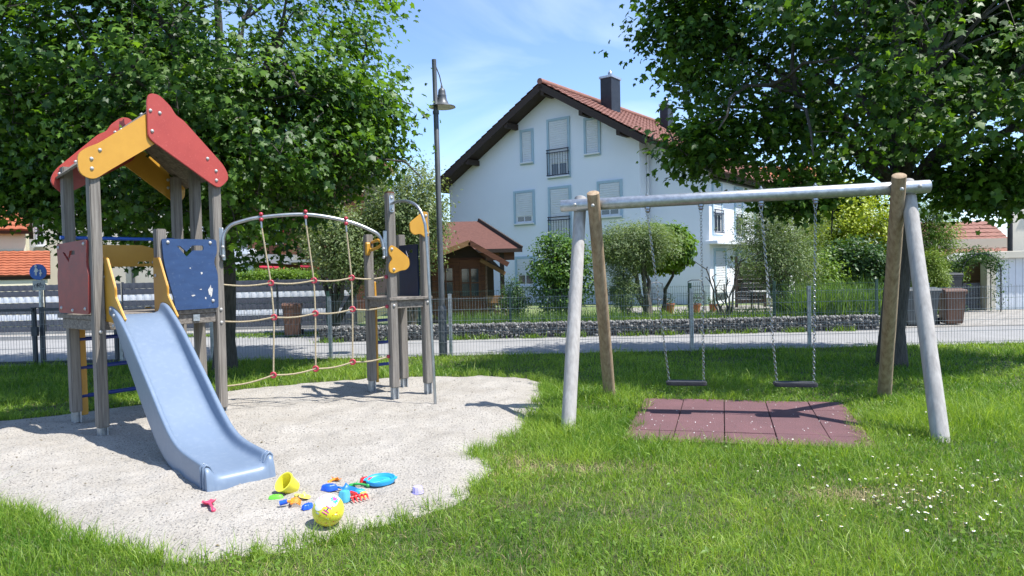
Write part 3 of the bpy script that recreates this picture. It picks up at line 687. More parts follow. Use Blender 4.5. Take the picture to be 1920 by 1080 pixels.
# ================================================================== VEGETATION
def envelope(n, c, rad, rdown, shell, lump, seed, boxy=0):
    """points inside a lumpy ellipsoid, denser towards the outside"""
    g = np.random.default_rng(seed); d = unit(g.normal(size=(n, 3))); r = g.random(n) ** shell
    ph = g.uniform(0, 6.28, 6); k = g.normal(size=(6, 3)) * 2.4
    mul = 1 + lump * np.sum(np.sin(d @ k.T + ph), 1) / 2.4
    rz = np.where(d[:, 2] > 0, rad[2], rdown)
    if boxy:
        hh = np.maximum(np.linalg.norm(d[:, :2], axis=1), .05); f = np.where(d[:, 2] < 0, np.maximum(hh, .3) ** -boxy, 1.0)
        d = d * np.stack([f, f, np.ones(n)], -1)
    p = d * (r * mul)[:, None] * np.stack([np.full(n, rad[0]), np.full(n, rad[1]), rz], -1)
    return p + np.array(c), d
def crown_leaves(name, parent, cl, cdir, per, sig, size, shape, m, seed, upw=.9, outw=.5, rnd=.6, droop=.35, tbias=None):
    g = np.random.default_rng(seed); n = len(cl) * per
    ci = np.repeat(np.arange(len(cl)), per)
    p = cl[ci] + g.normal(size=(n, 3)) * np.array(sig)
    nrm = unit(np.array([0, 0, upw]) + cdir[ci] * outw + g.normal(size=(n, 3)) * rnd)
    tip = cdir[ci] * .7 + g.normal(size=(n, 3)) * .7 + np.array([0, 0, -droop])
    sz = size * g.uniform(.5, 1.3, n) * g.uniform(.85, 1.12, len(cl))[ci]
    tint = np.clip(g.normal(.40, .24, len(cl))[ci] + g.normal(0, .2, n), 0, 1)
    return leaves(name, p, nrm, tip, sz, shape, m, parent, tint)

def bent(a, b, sag, n, jit, g):
    a = np.array(a, float); b = np.array(b, float); t = np.linspace(0, 1, n)[:, None]
    p = a + (b - a) * t; p[:, 2] += (sag * np.sin(np.pi * t[:, 0]))
    p[1:-1] += g.normal(size=(n - 2, 3)) * jit
    return p

def maple(label, base, r0_, fork, c, rad, rdown, limbs, nclump, per, seed, lump=.22, lean=(0, 0), leafsize=.092, extra=(), xmax=99):
    g = np.random.default_rng(seed); base = np.array(base, float); c = np.array(c, float)
    t = thing('maple_tree', label, 'tree', base)
    tr = MB(); topz = c[2] + rad[2] * .6
    n = 14; zz = np.linspace(-.05, topz, n); path = [(base[0] + lean[0] * z / topz + .05 * math.sin(z * 1.7 + seed), base[1] + lean[1] * z / topz + .05 * math.cos(z * 1.3), z) for z in zz]
    rr = [r0_ * (1.35 if i == 0 else 1.0) * max(.12, 1 - .9 * max(0, (z - fork * .6)) / (topz - fork * .6)) for i, z in enumerate(zz)]
    tr.tube(path, rr, n=14)
    nodes = [np.array(p) for p in path if p[2] > fork]
    path = np.array(path)
    for k, (az, el, zs, ln) in enumerate(limbs):
        st = np.array([np.interp(zs, path[:, 2], path[:, 0]), np.interp(zs, path[:, 2], path[:, 1]), zs])
        d = np.array([math.cos(az) * math.cos(el), math.sin(az) * math.cos(el), math.sin(el)])
        en = st + d * ln; p = bent(st, en, .16 * ln * math.cos(el), 8, .05, g); r1 = r0_ * g.uniform(.36, .5)
        tr.tube(p, np.linspace(r1, .02, 8), n=8); nodes += list(p[2:])
        for q in range(7):
            i = g.integers(2, 8); s0 = p[i]; dr = unit(d + g.normal(size=3) * .75); e = s0 + dr * g.uniform(.7, 1.6)
            b_ = bent(s0, e, .08, 5, .04, g); tr.tube(b_, np.linspace(.032, .009, 5), n=5); nodes += list(b_[1:])
    nodes = np.array(nodes)
    cl, cdir = envelope(nclump, c, rad, rdown, .42, lump, seed + 5, boxy=.38)
    # leave gaps in the crown
    hole = vnoise(cl[:, 0] + cl[:, 1] * .5, cl[:, 2] + cl[:, 1] * .3, .85, seed)
    keep_ = (hole > .39) & (cl[:, 0] < xmax); cl, cdir = cl[keep_], cdir[keep_]
    for i, (ec, er, en) in enumerate(extra):     # low hanging sprays
        e1, e2 = envelope(en, ec, er, er[2], .5, .1, seed + 40 + i); cl = np.concatenate([cl, e1]); cdir = np.concatenate([cdir, e2])
    d2 = ((cl[:, None, :] - nodes[None]) ** 2).sum(-1).min(1); net_ = np.concatenate([nodes, cl]); have = len(nodes); done = np.empty_like(net_); done[:have] = nodes
    for i in np.argsort(d2):                      # twigs fork off the nearest wood already grown
        q = done[:have]; a_ = q[((q - cl[i]) ** 2).sum(-1).argmin()]
        tr.tube(bent(a_, cl[i], .04, 3, .03, g), [.011, .008, .005], n=3, cap=False); done[have] = cl[i]; have += 1
    tr.obj('trunk', 'bark', t, smooth=60)
    crown_leaves('crown', t, cl, cdir, per, (.21, .21, .11), leafsize, MAPLE, 'leaf_maple', seed + 9, upw=1.0, outw=.65, rnd=.55, droop=.6)
    return t
PI = math.pi
maple('big maple tree with dense dark crown standing behind the slide tower', (-4.56, 10.9, 0), .155, 2.1, (-5.25, 10.8, 4.45), (3.6, 2.8, 4.5), 2.25,
      [(0.2, .75, 2.2, 3.2), (.9, .7, 2.4, 3.0), (2.0, .8, 2.6, 3.0), (2.9, .6, 2.2, 3.2), (3.7, .75, 2.5, 3.0), (4.6, .7, 2.3, 2.8), (5.5, .75, 2.6, 3.0), (1.4, 1.2, 3.2, 3.2), (4.1, 1.2, 3.2, 3.2), (-.2, .35, 2.4, 2.6), (3.2, .25, 2.3, 2.6)], 2500, 44, 11, lump=.18, xmax=-1.65, extra=(((-6.9, 9.9, 2.85), (.85, .6, .5), 75),))
maple('big maple tree with spreading dark crown behind the swings', (5.5, 9.85, 0), .165, 2.3, (5.95, 9.95, 5.15), (3.95, 2.6, 4.1), 2.68,
      [(3.0, .75, 2.4, 3.6), (2.5, .5, 2.5, 3.2), (3.5, .45, 2.5, 3.0), (0.1, .6, 2.3, 3.6), (.7, .8, 2.7, 3.2), (-.6, .7, 2.5, 3.0), (4.4, .8, 2.6, 2.8), (1.6, .8, 2.6, 2.8), (2.2, 1.15, 3.0, 3.2), (5.2, 1.15, 3.0, 3.2), (0.0, .25, 2.5, 3.2)], 2270, 44, 23, lump=.16, extra=(((2.6, 9.9, 4.85), (.8, .7, 1.15), 85), ((2.75, 9.3, 3.15), (.7, .5, .42), 55), ((6.55, 9.3, 2.55), (.85, .5, .45), 80), ((3.85, 9.4, 2.45), (.36, .4, .28), 26)), lean=(.15, 0))

def shrub(name, label, cat, base, c, rad, rdown, ncl, per, sig, size, shape, m, seed, stems=5, sr=.03, lump=.2, shell=.45, upw=.7, outw=.7, rnd=.6, droop=.2, bark='bark', fol='foliage', stm='stem', group=None):
    g = np.random.default_rng(seed); t = thing(name, label, cat, base, group); base = np.array(base, float)
    cl, cd_ = envelope(ncl, c, rad, rdown, shell, lump, seed); cl[:, 2] = np.maximum(cl[:, 2], base[2] + .03)
    s = MB()
    for i in range(stems):
        e = cl[g.integers(0, len(cl))] * .75 + np.array(c) * .25
        off = np.array([g.normal() * sr * .5, g.normal() * sr * .5, -.03]) if stems > 1 else np.array([0, 0, -.03])
        s.tube(bent(base + off, e, .02, 6, .04, g), np.linspace(sr, sr * .25, 6), n=6)
    for i in range(min(220, ncl)):
        a = np.array(c) * .5 + cl[i] * .5; s.tube([a, cl[i]], [.008, .003], n=3, cap=False)
    s.obj(stm, bark, t, smooth=60)
    crown_leaves(fol, t, cl, cd_, per, sig, size, shape, m, seed + 3, upw, outw, rnd, droop)
    return t
kw = dict(fol='crown', stm='trunk')
shrub('pear_tree', 'grey green fruit tree with dark trunk beside the privacy fence', 'tree', (-4.45, 16.9, 0), (-4.0, 17.0, 2.25), (1.15, 1.1, 1.1), 1.0, 420, 46, (.15, .15, .14), .085, OVATE, 'leaf_pear', 31, stems=6, sr=.10, **kw)
shrub('pear_tree', 'tall silvery green fruit tree behind the yellow butterfly panels', 'tree', (-2.6, 17.3, 0), (-2.62, 17.3, 2.75), (1.25, 1.1, 1.5), 1.2, 640, 46, (.17, .17, .18), .085, OVATE, 'leaf_pear', 33, stems=7, sr=.10, lump=.3, **kw)
shrub('laurel_bush', 'upright dark glossy green bush in front of the white house', 'bush', (1.25, 17.3, .1), (1.25, 17.4, 1.35), (.78, .6, 1.12), 1.15, 300, 30, (.11, .11, .11), .10, OVATE, 'leaf_laurel', 35, stems=7, sr=.04, lump=.14)
shrub('olive_tree', 'grey green olive tree with crooked trunk in front of the globe tree', 'tree', (3.55, 17.8, .1), (3.2, 17.9, 2.02), (1.05, .8, .68), .62, 480, 60, (.12, .12, .10), .085, SLIM, 'leaf_olive', 37, stems=5, sr=.09, lump=.16, bark='bark_pale', **kw)
shrub('olive_tree', 'small drooping olive offshoot at the foot of the olive tree', 'tree', (2.9, 17.6, .1), (2.85, 17.6, .95), (.36, .35, .62), .6, 120, 50, (.09, .09, .09), .08, SLIM, 'leaf_olive', 38, stems=4, sr=.04, bark='bark_pale', **kw)
shrub('globe_tree', 'clipped bright green globe tree behind the olive tree', 'tree', (4.2, 19.4, .1), (4.25, 19.4, 1.98), (.85, .85, .74), .70, 380, 26, (.08, .08, .06), .12, MAPLE, 'leaf_globe', 39, stems=1, sr=.07, lump=.04, shell=.3, upw=.5, outw=1.0, rnd=.4, droop=.6, **kw)
shrub('olive_tree', 'loose grey green olive tree in front of the terrace', 'tree', (6.85, 17.4, .1), (6.72, 17.5, 1.95), (1.12, .9, 1.15), 1.1, 420, 60, (.15, .15, .15), .085, SLIM, 'leaf_olive', 41, stems=9, sr=.06, lump=.25, bark='bark_pale', **kw)
shrub('golden_conifer', 'bright yellow green conifer behind the dark leaved bush', 'conifer', (11.4, 23, .1), (11.35, 23, 2.45), (1.5, 1.2, 1.55), 1.9, 680, 44, (.15, .15, .16), .12, OVATE, 'leaf_lime', 43, stems=3, sr=.08, lump=.14)
shrub('dark_bush', 'dark glossy bush beneath the golden conifer', 'bush', (10.2, 20, .1), (10.1, 20, 1.25), (1.05, .8, .9), 1.1, 300, 34, (.14, .14, .12), .13, OVATE, 'leaf_dark', 45, stems=6, sr=.04)
shrub('leafy_bush', 'yellowish green bush between the olive tree and the dark bush', 'bush', (8.5, 19.2, .1), (8.5, 19.2, 1.15), (.7, .6, .85), 1.0, 150, 22, (.14, .14, .13), .10, OVATE, 'leaf_hedge', 46, stems=6, sr=.03)
shrub('thuja', 'rounded yellow green thuja next to the wheeled bins', 'conifer', (10.95, 18, 0), (10.95, 18, .95), (.40, .4, .78), .95, 420, 60, (.06, .06, .08), .07, SLIM, 'leaf_thuja', 47, stems=2, sr=.04, lump=.06, shell=.3, upw=1.2)
shrub('bamboo', 'tall light green bamboo clump behind the thuja', 'bamboo', (12.5, 20.3, 0), (12.45, 20.3, 2.1), (.85, .6, 1.6), 1.9, 380, 24, (.12, .12, .14), .12, SLIM, 'leaf_hedge', 49, stems=16, sr=.014, lump=.25, droop=.8)
shrub('tall_hedge', 'dark green tall hedge behind the rose arch', 'hedge', (12.0, 22.2, 0), (12.6, 22.4, 1.2), (1.2, .6, 1.3), 1.2, 260, 24, (.14, .14, .14), .09, OVATE, 'leaf_dark', 50, stems=8, sr=.03)
shrub('rose_bush', 'small bush with pale blossoms beside the shed', 'bush', (.05, 17.1, .1), (.05, 17.1, .75), (.33, .3, .5), .5, 110, 30, (.07, .07, .08), .065, OVATE, 'leaf_dark', 51, stems=6, sr=.015)
shrub('far_tree', 'tall green tree behind the garden shed', 'tree', (13.4, 30, 0), (13.4, 30, 3.4), (2.2, 1.5, 2.0), 2.2, 260, 24, (.25, .25, .2), .2, OVATE, 'leaf_hedge', 52, stems=5, sr=.12, **kw)['label'] = 'broad green tree rising behind the rose arch and bamboo'
# rose arch
ra = thing('rose_arch', 'dark climbing rose trained over an arch beside the garage', 'arch', (12.95, 19.2, 0))
ap = [(12.45, 19.2, 0)] + [(12.98 - .53 * math.cos(a), 19.2, 1.15 + .50 * math.sin(a)) for a in np.linspace(0, PI, 11)] + [(13.51, 19.2, 0)]
s = MB()
for dy in (-.2, .2): s.tube([(x, y + dy, z) for x, y, z in ap], .015, n=6)
for p in ap[1:-1]: s.tube([(p[0], 19.0, p[2]), (p[0], 19.4, p[2])], .008, n=5)
s.obj('frame', 'metal_dark', ra)
pp = np.array(ap); tt = np.linspace(0, len(pp) - 1, 150); cl = np.stack([np.interp(tt, np.arange(len(pp)), pp[:, i]) for i in range(3)], -1) + rng.normal(size=(150, 3)) * .06
crown_leaves('foliage', ra, cl, unit(rng.normal(size=(150, 3))), 22, (.11, .12, .10), .07, OVATE, 'leaf_dark', 53)
# hedge above the privacy fence
hg = thing('hedge', 'clipped light green hedge behind the privacy fence', 'hedge', (-7.3, 20.2, 0))
MB().box((-7.3, 20.2, .72), (2.9, .5, 1.44)).obj('core', 'leaf_dark', hg, bevel=.1)
n = 900; x = rng.uniform(-8.75, -5.75, n); z = 1.42 + .10 * np.sqrt(np.clip(1 - ((x + 7.3) / 1.6) ** 2, 0, 1)) + rng.normal(0, .05, n); y = rng.uniform(19.85, 20.5, n)
lowm = rng.random(n) < .35; z[lowm] = rng.uniform(.9, 1.45, lowm.sum()); y[lowm] = 19.85
crown_leaves('foliage', hg, np.stack([x, y, z], -1), np.tile(np.array([[0, -.5, .8]]), (n, 1)), 14, (.06, .06, .05), .065, OVATE, 'leaf_hedge', 55)

def blades(name, px, py, pz, h, w, lean, material, parent=None, tint=None, seed=1, segs=2):
    """bent grass blades, three rings tapering to a tip"""
    g = np.random.default_rng(seed); n = len(px); a = g.uniform(0, 2 * np.pi, n); b = g.uniform(0, 2 * np.pi, n)
    sx, sy = np.cos(a) * w / 2, np.sin(a) * w / 2; lx, ly = np.cos(b) * lean * h, np.sin(b) * lean * h
    z = np.asarray(pz) if np.ndim(pz) else np.full(n, pz)
    def pt(f, sgn, wf): return np.stack([px + lx * f ** 1.8 + sgn * sx * wf, py + ly * f ** 1.8 + sgn * sy * wf, z + h * (f - .38 * np.minimum(lean, 1.2) * f * f)], -1)
    P = np.stack([pt(0, -1, 1), pt(0, 1, 1), pt(.5, -1, .8), pt(.5, 1, .8), pt(1, 0, 0)], 1)
    F = np.array([(0, 1, 3), (0, 3, 2), (2, 3, 4)])
    if tint is None: tint = np.clip(g.normal(.45, .25, n), 0, 1)
    return npmesh(name, P.reshape(-1, 3), (F[None] + (np.arange(n) * 5)[:, None, None]).reshape(-1, 3), material, parent, np.repeat(tint, 5))
n = 1500
rd_ = thing('reeds', 'tall arching ornamental grass behind the garden fence', 'ornamental grass', (7.7, 16.2, .1))
blades('foliage', rng.uniform(6.6, 8.7, n), rng.uniform(15.7, 17.0, n), .1, rng.uniform(.55, 1.25, n), np.full(n, .028), rng.uniform(.15, .75, n), 'leaf_reed', rd_)
n = 3600
tg = blades('garden_grass', rng.uniform(-1.6, 2.6, n), 15.55 + rng.random(n) * 1.6, .1, rng.uniform(.15, .55, n), np.full(n, .016), rng.uniform(.1, .5, n), 'leaf_reed', seed=4)
tag(tg, 'tall meadow grass behind the gabion wall next to the shed', 'grass', kind='stuff')
n = 3400
tg = blades('garden_grass', rng.uniform(2.4, 6.8, n), 15.55 + rng.random(n) ** 1.5 * 3.2, .1, rng.uniform(.08, .45, n) , np.full(n, .02), rng.uniform(.2, .9, n), 'leaf_hedge', seed=5)
tag(tg, 'low green planting behind the gabion wall under the olive tree', 'ground cover', kind='stuff')
n = 900
cx_ = rng.choice([-4.0, -2.6, -1.3, -.6, .4, 1.3, 2.55, 3.4, 4.4, 5.1, 6.2, 7.2, -.9], n); 
tg = blades('weeds', cx_ + rng.normal(0, .16, n), GY - .22 + rng.normal(0, .04, n), .0, rng.uniform(.05, .22, n), np.full(n, .02), rng.uniform(.3, 1.0, n), 'leaf_hedge', seed=6)
tag(tg, 'green weeds growing at the foot of the gabion wall', 'weeds', kind='stuff')
n = 2600
tg = blades('verge_grass', np.concatenate([rng.uniform(-7.2, -4.6, n // 2), rng.uniform(-8.6, -4.2, n - n // 2)]), np.concatenate([16.9 + rng.normal(0, .25, n // 2), 17.15 + rng.normal(0, .06, n - n // 2)]), .0, rng.uniform(.03, .12, n), np.full(n, .02), rng.uniform(.3, 1.0, n), 'leaf_hedge', seed=8)
tag(tg, 'patchy grass verge around the brown bin', 'grass', kind='stuff')
# bare pruned shrub
bs = thing('bare_shrub', 'leafless pruned shrub with upright knobbly branches by the terrace', 'shrub', (5.0, 16.3, .1))
g = np.random.default_rng(61); s = MB()
for (ex, ez) in ((-.42, 1.30), (-.22, 1.12), (.02, .95), (.16, 1.05), (.40, 1.45), (.30, 1.25), (-.05, .7)):
    p = bent((5.0 + g.normal() * .06, 16.3, .08), (5.0 + ex, 16.3 + g.normal() * .12, .1 + ez), .0, 9, .022, g); s.tube(p, np.linspace(.026, .014, 9), n=6)
    for q in range(3):
        i = g.integers(5, 9); e = p[i] + np.array([g.normal() * .10, g.normal() * .08, g.uniform(.05, .2)]); s.tube([p[i], e], [.013, .007], n=5); s.lathe([(0, -.016), (.014, -.008), (.016, .006), (0, .016)], e, n=6)
s.obj('stem', 'bark', bs, smooth=60)

# ================================================================== STREET FURNITURE, BINS, CHAIRS
sl_ = thing('street_lamp', 'dark grey street lamp with bell shaped hanging shade', 'street lamp', (-1.246, 12.16, 0))
LX, LY = -1.246, 12.16; lean_ = -.012
MB().tube([(LX, LY, -.05), (LX, LY, .84), (LX, LY, .90)], [.075, .075, .058], n=16).obj('pole_base', 'lamp_grey', sl_, smooth=40)
MB().tube([(LX, LY, .88), (LX - .02, LY, 4.3), (LX - .022, LY, 4.31), (LX - .03, LY, 5.22)], [.052, .046, .040, .040], n=14).obj('pole', 'lamp_grey', sl_, smooth=40)
MB().lathe([(.055, -.03), (.058, 0), (.055, .03)], (LX - .02, LY, 4.30), n=14).obj('collar', 'lamp_grey', sl_)
SXc = LX + .085
MB().lathe([(.010, .40), (.018, .39), (.020, .35), (.040, .335), (.058, .315), (.066, .28), (.070, .23), (.078, .215), (.076, .20), (.084, .14), (.105, .10), (.12, .06), (.16, .042), (.232, .020), (.236, .008), (.228, .008)], (SXc, LY + .09, 4.40), n=36).obj('lamp_shade', 'lamp_grey', sl_, smooth=50)
MB().lathe([(0, .048), (.06, .046), (.10, .040), (.15, .030), (.227, .010)], (SXc, LY + .09, 4.395), n=32).obj('lamp_glass', 'lamp_glass', sl_, smooth=60)
MB().tube([(SXc, LY + .09, 4.79), (SXc - .03, LY + .06, 4.95), (LX - .025, LY, 5.17)], .010, n=6).obj('hanger', 'lamp_grey', sl_)
MB().tube([(SXc, LY + .09, 4.56), (LX - .022, LY, 4.56)], .012, n=6).obj('bracket', 'lamp_grey', sl_)

sg = thing('traffic_sign', 'round blue footpath sign with small grey plate on a steel pole', 'sign', (-8.36, 12.16, 0))
MB().tube([(-8.36, 12.16, -.05), (-8.32, 12.16, 1.70)], .030, n=12).obj('pole', 'galvanised', sg, smooth=50)
ds = MB().lathe([(0, .006), (.135, .006), (.140, .003), (.140, -.003), (.135, -.006), (0, -.006)], (-8.32, 12.10, 1.66), axis=(.15, -1, 0), n=32).obj('sign_disc', 'sign_blue', sg)
sx_ = Vector((1, .15, 0)).normalized(); so = Vector((-8.32, 12.092, 1.66)) + Vector((.15, -1, 0)).normalized() * .008
def fig(x, y, k):
    s = MB(); s.prism([(.022 * math.cos(t), .022 * math.sin(t)) for t in np.linspace(0, 2 * PI, 12)[:-1]], so + sx_ * x + UZ * (y + .085 * k), sx_ * k, UZ * k, .003)
    s.prism([(-.012, .06), (.012, .06), (.020, .03), (.034, -.02), (.014, -.02), (.016, -.085), (.004, -.085), (0, -.03), (-.006, -.085), (-.018, -.085), (-.014, -.02), (-.034, -.02), (-.018, .03)], so + sx_ * x + UZ * y, sx_ * k, UZ * k, .003)
    s.prism([(.018, .05), (.05, .0), (.044, -.006), (.012, .03)], so + sx_ * x + UZ * y, sx_ * k, UZ * k, .0028)
    s.obj('pictogram', 'sign_white', ds)
fig(-.028, .02, .95); fig(.045, -.025, .62)
p2 = MB().box((-8.318, 12.105, 1.425), (.20, .008, .17), sx_, (-.15, 1, 0), UZ).obj('plate', 'sign_grey', sg, bevel=.002)
s = MB(); po = Vector((-8.318, 12.10, 1.43)) + Vector((.15, -1, 0)).normalized() * .004
for dx in (-.045, .045):
    c_ = [po + sx_ * (dx + .030 * math.cos(t)) + UZ * (-.02 + .030 * math.sin(t)) for t in np.linspace(0, 2 * PI, 15)]; s.tube(c_, .003, n=4, cap=False)
for a, b in (((-.045, -.02), (-.015, .03)), ((-.015, .03), (.03, .03)), ((.045, -.02), (.03, .03)), ((-.01, -.02), (-.018, .035)), ((-.01, -.02), (.03, .03)), ((-.045, -.02), (-.01, -.02)), ((.03, .03), (.028, .048))):
    s.tube([po + sx_ * a[0] + UZ * a[1], po + sx_ * b[0] + UZ * b[1]], .003, n=4)
s.obj('pictogram', 'rail_dark', p2)

def wheelie_bin(label, pos, w, d, h, m, rz, lid=None):
    t = thing('wheeled_bin', label, 'bin', (0, 0, 0)); BASE[t.name] = Vector((0, 0, 0))
    P = []
    for z, k in ((.05, .80), (h * .92, 1.0)):
        for sx, sy in ((-1, -1), (1, -1), (1, 1), (-1, 1)): P.append((sx * w / 2 * k, sy * d / 2 * k, z))
    MB().add(P, [(3, 2, 1, 0), (4, 5, 6, 7), (0, 1, 5, 4), (1, 2, 6, 5), (2, 3, 7, 6), (3, 0, 4, 7)]).obj('body', m, t, bevel=.02, seg=2)
    MB().box((0, 0, h * .92), (w * 1.06, d * 1.06, .045)).obj('rim', m, t, bevel=.008)
    MB().prism([(-d * .55, 0), (d * .56, 0), (d * .54, .04), (d * .1, .075), (-d * .5, .05)], (0, 0, h * .945), (0, 1, 0), (0, 0, 1), w * 1.08).obj('lid', lid or m, t, bevel=.01)
    MB().tube([(-w * .4, d * .60, h * .90), (w * .4, d * .60, h * .90)], .016, n=8).obj('handle', m, t)
    for sx in (-1, 1):
        wl = MB().tube([(sx * w * .48 - .025, d * .42, .085), (sx * w * .48 + .025, d * .42, .085)], .085, n=16).obj('wheel', 'rubber_black', t)
    t.location = pos; t.rotation_euler = (0, 0, rz); return t
wheelie_bin('brown organic waste bin standing on the verge beside the driveway', (-5.30, 16.55, 0), .42, .46, .80, 'bin_brown', .2)
wheelie_bin('large grey wheeled bin beside the brown one on the forecourt', (9.30, 15.75, 0), .72, .60, .86, 'bin_grey', -.25)
wheelie_bin('brown wheeled bin beside the large grey one on the forecourt', (10.06, 15.75, 0), .44, .46, .82, 'bin_brown', -.15)
wheelie_bin('black wheeled bin standing farther back under the tall hedge', (11.75, 18.6, 0), .56, .5, 1.14, 'bin_black', .1)

def garden_chair(label, pos, rz, k, mat_='metal_dark'):
    t = thing('garden_chair', label, 'chair', (0, 0, 0)); BASE[t.name] = Vector((0, 0, 0)); s = MB(); w = .27
    MB().box((0, 0, .42), (.50, .48, .03)).obj('seat', mat_, t, bevel=.01)
    for sx in (-1, 1):
        MB().tube([(sx * w, -.24, 0), (sx * w, -.22, .42), (sx * w, -.20, .62), (sx * w, .05, .64), (sx * w, .22, .62)], .014, n=6).obj('arm', mat_, t)
        MB().tube([(sx * w, .28, 0), (sx * w * .95, .22, .42), (sx * w * .9, .33, .98)], .014, n=6).obj('leg', mat_, t)
    for i in range(7):
        x = -.2 + i * .4 / 6; MB().tube([(x, .23, .46), (x, .325, .94)], .006, n=4).obj('back_wire', mat_, t)
    MB().tube([(-w * .9, .33, .97), (-.12, .335, 1.02), (.12, .335, 1.02), (w * .9, .33, .97)], .015, n=6).obj('back_rail', mat_, t)
    for z in (.55, .68, .81): MB().tube([(-w * .92, .25 + (z - .46) * .19, z), (w * .92, .25 + (z - .46) * .19, z)], .006, n=4).obj('back_wire', mat_, t)
    t.location = pos; t.rotation_euler = (0, 0, rz); t.scale = (k, k, k); return t
garden_chair('wire mesh garden chair on the terrace below the globe tree', (4.55, 21.0, .12), .3, .85, 'lamp_grey')
garden_chair('dark garden chair on the terrace beside the bare shrub', (5.62, 21.0, .12), -.2, .90)
garden_chair('wire garden chair at the table behind the loose olive tree', (7.05, 21.0, .12), -.9, .80, 'lamp_grey')
tb = thing('garden_table', 'small grey garden table on the terrace', 'table', (7.75, 20.8, .12))
MB().box((7.75, 20.8, .66), (.95, .7, .03)).obj('tabletop', 'awning_grey', tb, bevel=.006)
for x in (7.34, 8.16):
    for y in (20.5, 21.1): MB().tube([(x, y, .12), (x, y, .65)], .018, n=6).obj('leg', 'metal_dark', tb)
sc_ = thing('screen', 'brown woven privacy screen at the end of the terrace', 'screen', (7.55, 21.9, .1))
MB().box((7.15, 21.9, .92), (.07, .07, 1.65)).obj('post', 'wood_dark', sc_); MB().box((8.05, 21.9, .92), (.07, .07, 1.65)).obj('post', 'wood_dark', sc_)
for i in range(10): MB().box((7.6, 21.9 + (.012 if i % 2 else -.012), .30 + i * .13), (.84, .02, .125)).obj('slat', 'wood_dark', sc_)
for i, (x, y, k) in enumerate(((4.55, 19.9, 1.0), (5.35, 20.0, .9), (5.9, 20.2, .8))):
    fp = thing('flower_pot', ['terracotta pot with leaves at the foot of the wing wall', 'terracotta pot with red flowers near the bare shrub', 'small terracotta pot beside the terrace door'][i], 'flower pot', (x, y, .12), 'terracotta pots on the terrace')
    MB().lathe([(0, 0), (.10 * k, 0), (.14 * k, .24 * k), (.155 * k, .24 * k), (.155 * k, .29 * k), (.135 * k, .29 * k), (.13 * k, .25 * k), (0, .25 * k)], (x, y, .12), n=18).obj('pot', 'terracotta', fp, smooth=40)
    m_ = 22; crown_leaves('plant', fp, np.array([(x, y, .12 + .36 * k)]) + rng.normal(size=(m_, 3)) * .07, unit(rng.normal(size=(m_, 3))), 8, (.04, .04, .04), .06, OVATE, 'leaf_dark', 70 + i)

# ================================================================== PLAY STRUCTURE
ps = thing('play_structure', 'wooden play tower with blue slide, red and yellow roof and rope net', 'play structure', (-3.0, 7.4, 0))
th = R(52); TB = Vector((-3.92, 6.5, 0)); TE = Vector((math.cos(th), math.sin(th), 0)); TW = Vector((-math.sin(th), math.cos(th), 0))
def T(a, b, z): return TB + TE * a + TW * b + UZ * z
PW = .095
def post(o, ex, ey, z0, z1, foot=True, w=PW):
    pt = MB().box(o + UZ * ((z0 + z1) / 2), (w, w, z1 - z0), ex, ey, UZ).obj('post', 'weathered_post', ps, bevel=.008, seg=2)
    if foot:
        f = MB()
        for sgn in (-1, 1): f.box(o + ex * sgn * .030 + UZ * (z0 / 2 - .03), (.012, .075, z0 + .10), ex, ey, UZ)
        f.box(o + UZ * (z0 / 2 - .03), (.055, .012, z0 + .08), ex, ey, UZ)
        f.obj('post_foot', 'galvanised', pt)
    return pt
pB = post(T(0, 0, 0), TE, TW, .12, 2.56); pE = post(T(1.2, 0, 0), TE, TW, .10, 2.56); pA = post(T(.08, .85, 0), TE, TW, .16, 2.68); pC = post(T(1.2, .85, 0), TE, TW, .16, 2.68)
pD = post(T(1.2, .42, 0), TE, TW, .14, 2.72); pS = post(T(.60, 0, 0), TE, TW, .98, 2.02, foot=False)
for p_, hs2 in ((T(0, -.05, 1.03), -TW), (T(1.2, -.05, 1.03), -TW), (T(1.2, -.05, 1.17), -TW)): bolt(pB if p_.x < -3.8 else pE, p_, hs2)
# platform
pfm = MB().box(T(.6, .425, 1.165), (1.28, .93, .045), TE, TW, UZ).obj('platform', 'weathered_board', ps, bevel=.004)
for b in (-.0, .85): MB().box(T(.6, b, 1.09), (1.10, .05, .10), TE, TW, UZ).obj('platform_beam', 'weathered_board', ps, bevel=.004)
for a in (0.0, 1.2): MB().box(T(a, .425, 1.09), (.05, .75, .10), TE, TW, UZ).obj('platform_beam', 'weathered_board', ps, bevel=.004)
MB().box(T(.93, -.033, 1.10), (.07, .02, .07), TE, TW, UZ).obj('bracket', 'galvanised', ps)
# roof: two sheets between red and yellow gable boards
ra0, rz0 = .56, 3.22
for sgn, ae, ze in ((-1, -.10, 2.62), (1, 1.25, 2.62)):
    d_ = (TE * (ae - ra0) + UZ * (ze - rz0)); Ln = d_.length; d_.normalize(); n_ = TW.cross(d_).normalized()
    rp_ = MB().box(T(ra0 + .05, .425, rz0 - .03) + d_ * Ln / 2, (Ln, .96, .02), d_, TW + TE * .11 - UZ * .05, n_).obj('roof_panel', 'weathered_board', ps)
    for f in (.12, .42, .72, .95):
        for b in (.02, .86): bolt(rp_, T(ra0 + .11 * b, b, rz0 - .055 * b) + d_ * Ln * f + (n_ if n_.z > 0 else -n_) * .012, n_ if n_.z > 0 else -n_)
def gable(poly, b, m, label, bolts, face):
    o = MB().prism(smooth_open(poly), T(0, b, 0), TE, UZ, .022).obj('roof_board', m, ps, bevel=.005, seg=2, label=label)
    for a, z in bolts: bolt(o, T(a, b + face * .012, z), TW * face)
    return o
def smooth_open(p): return [tuple(q) for q in p]
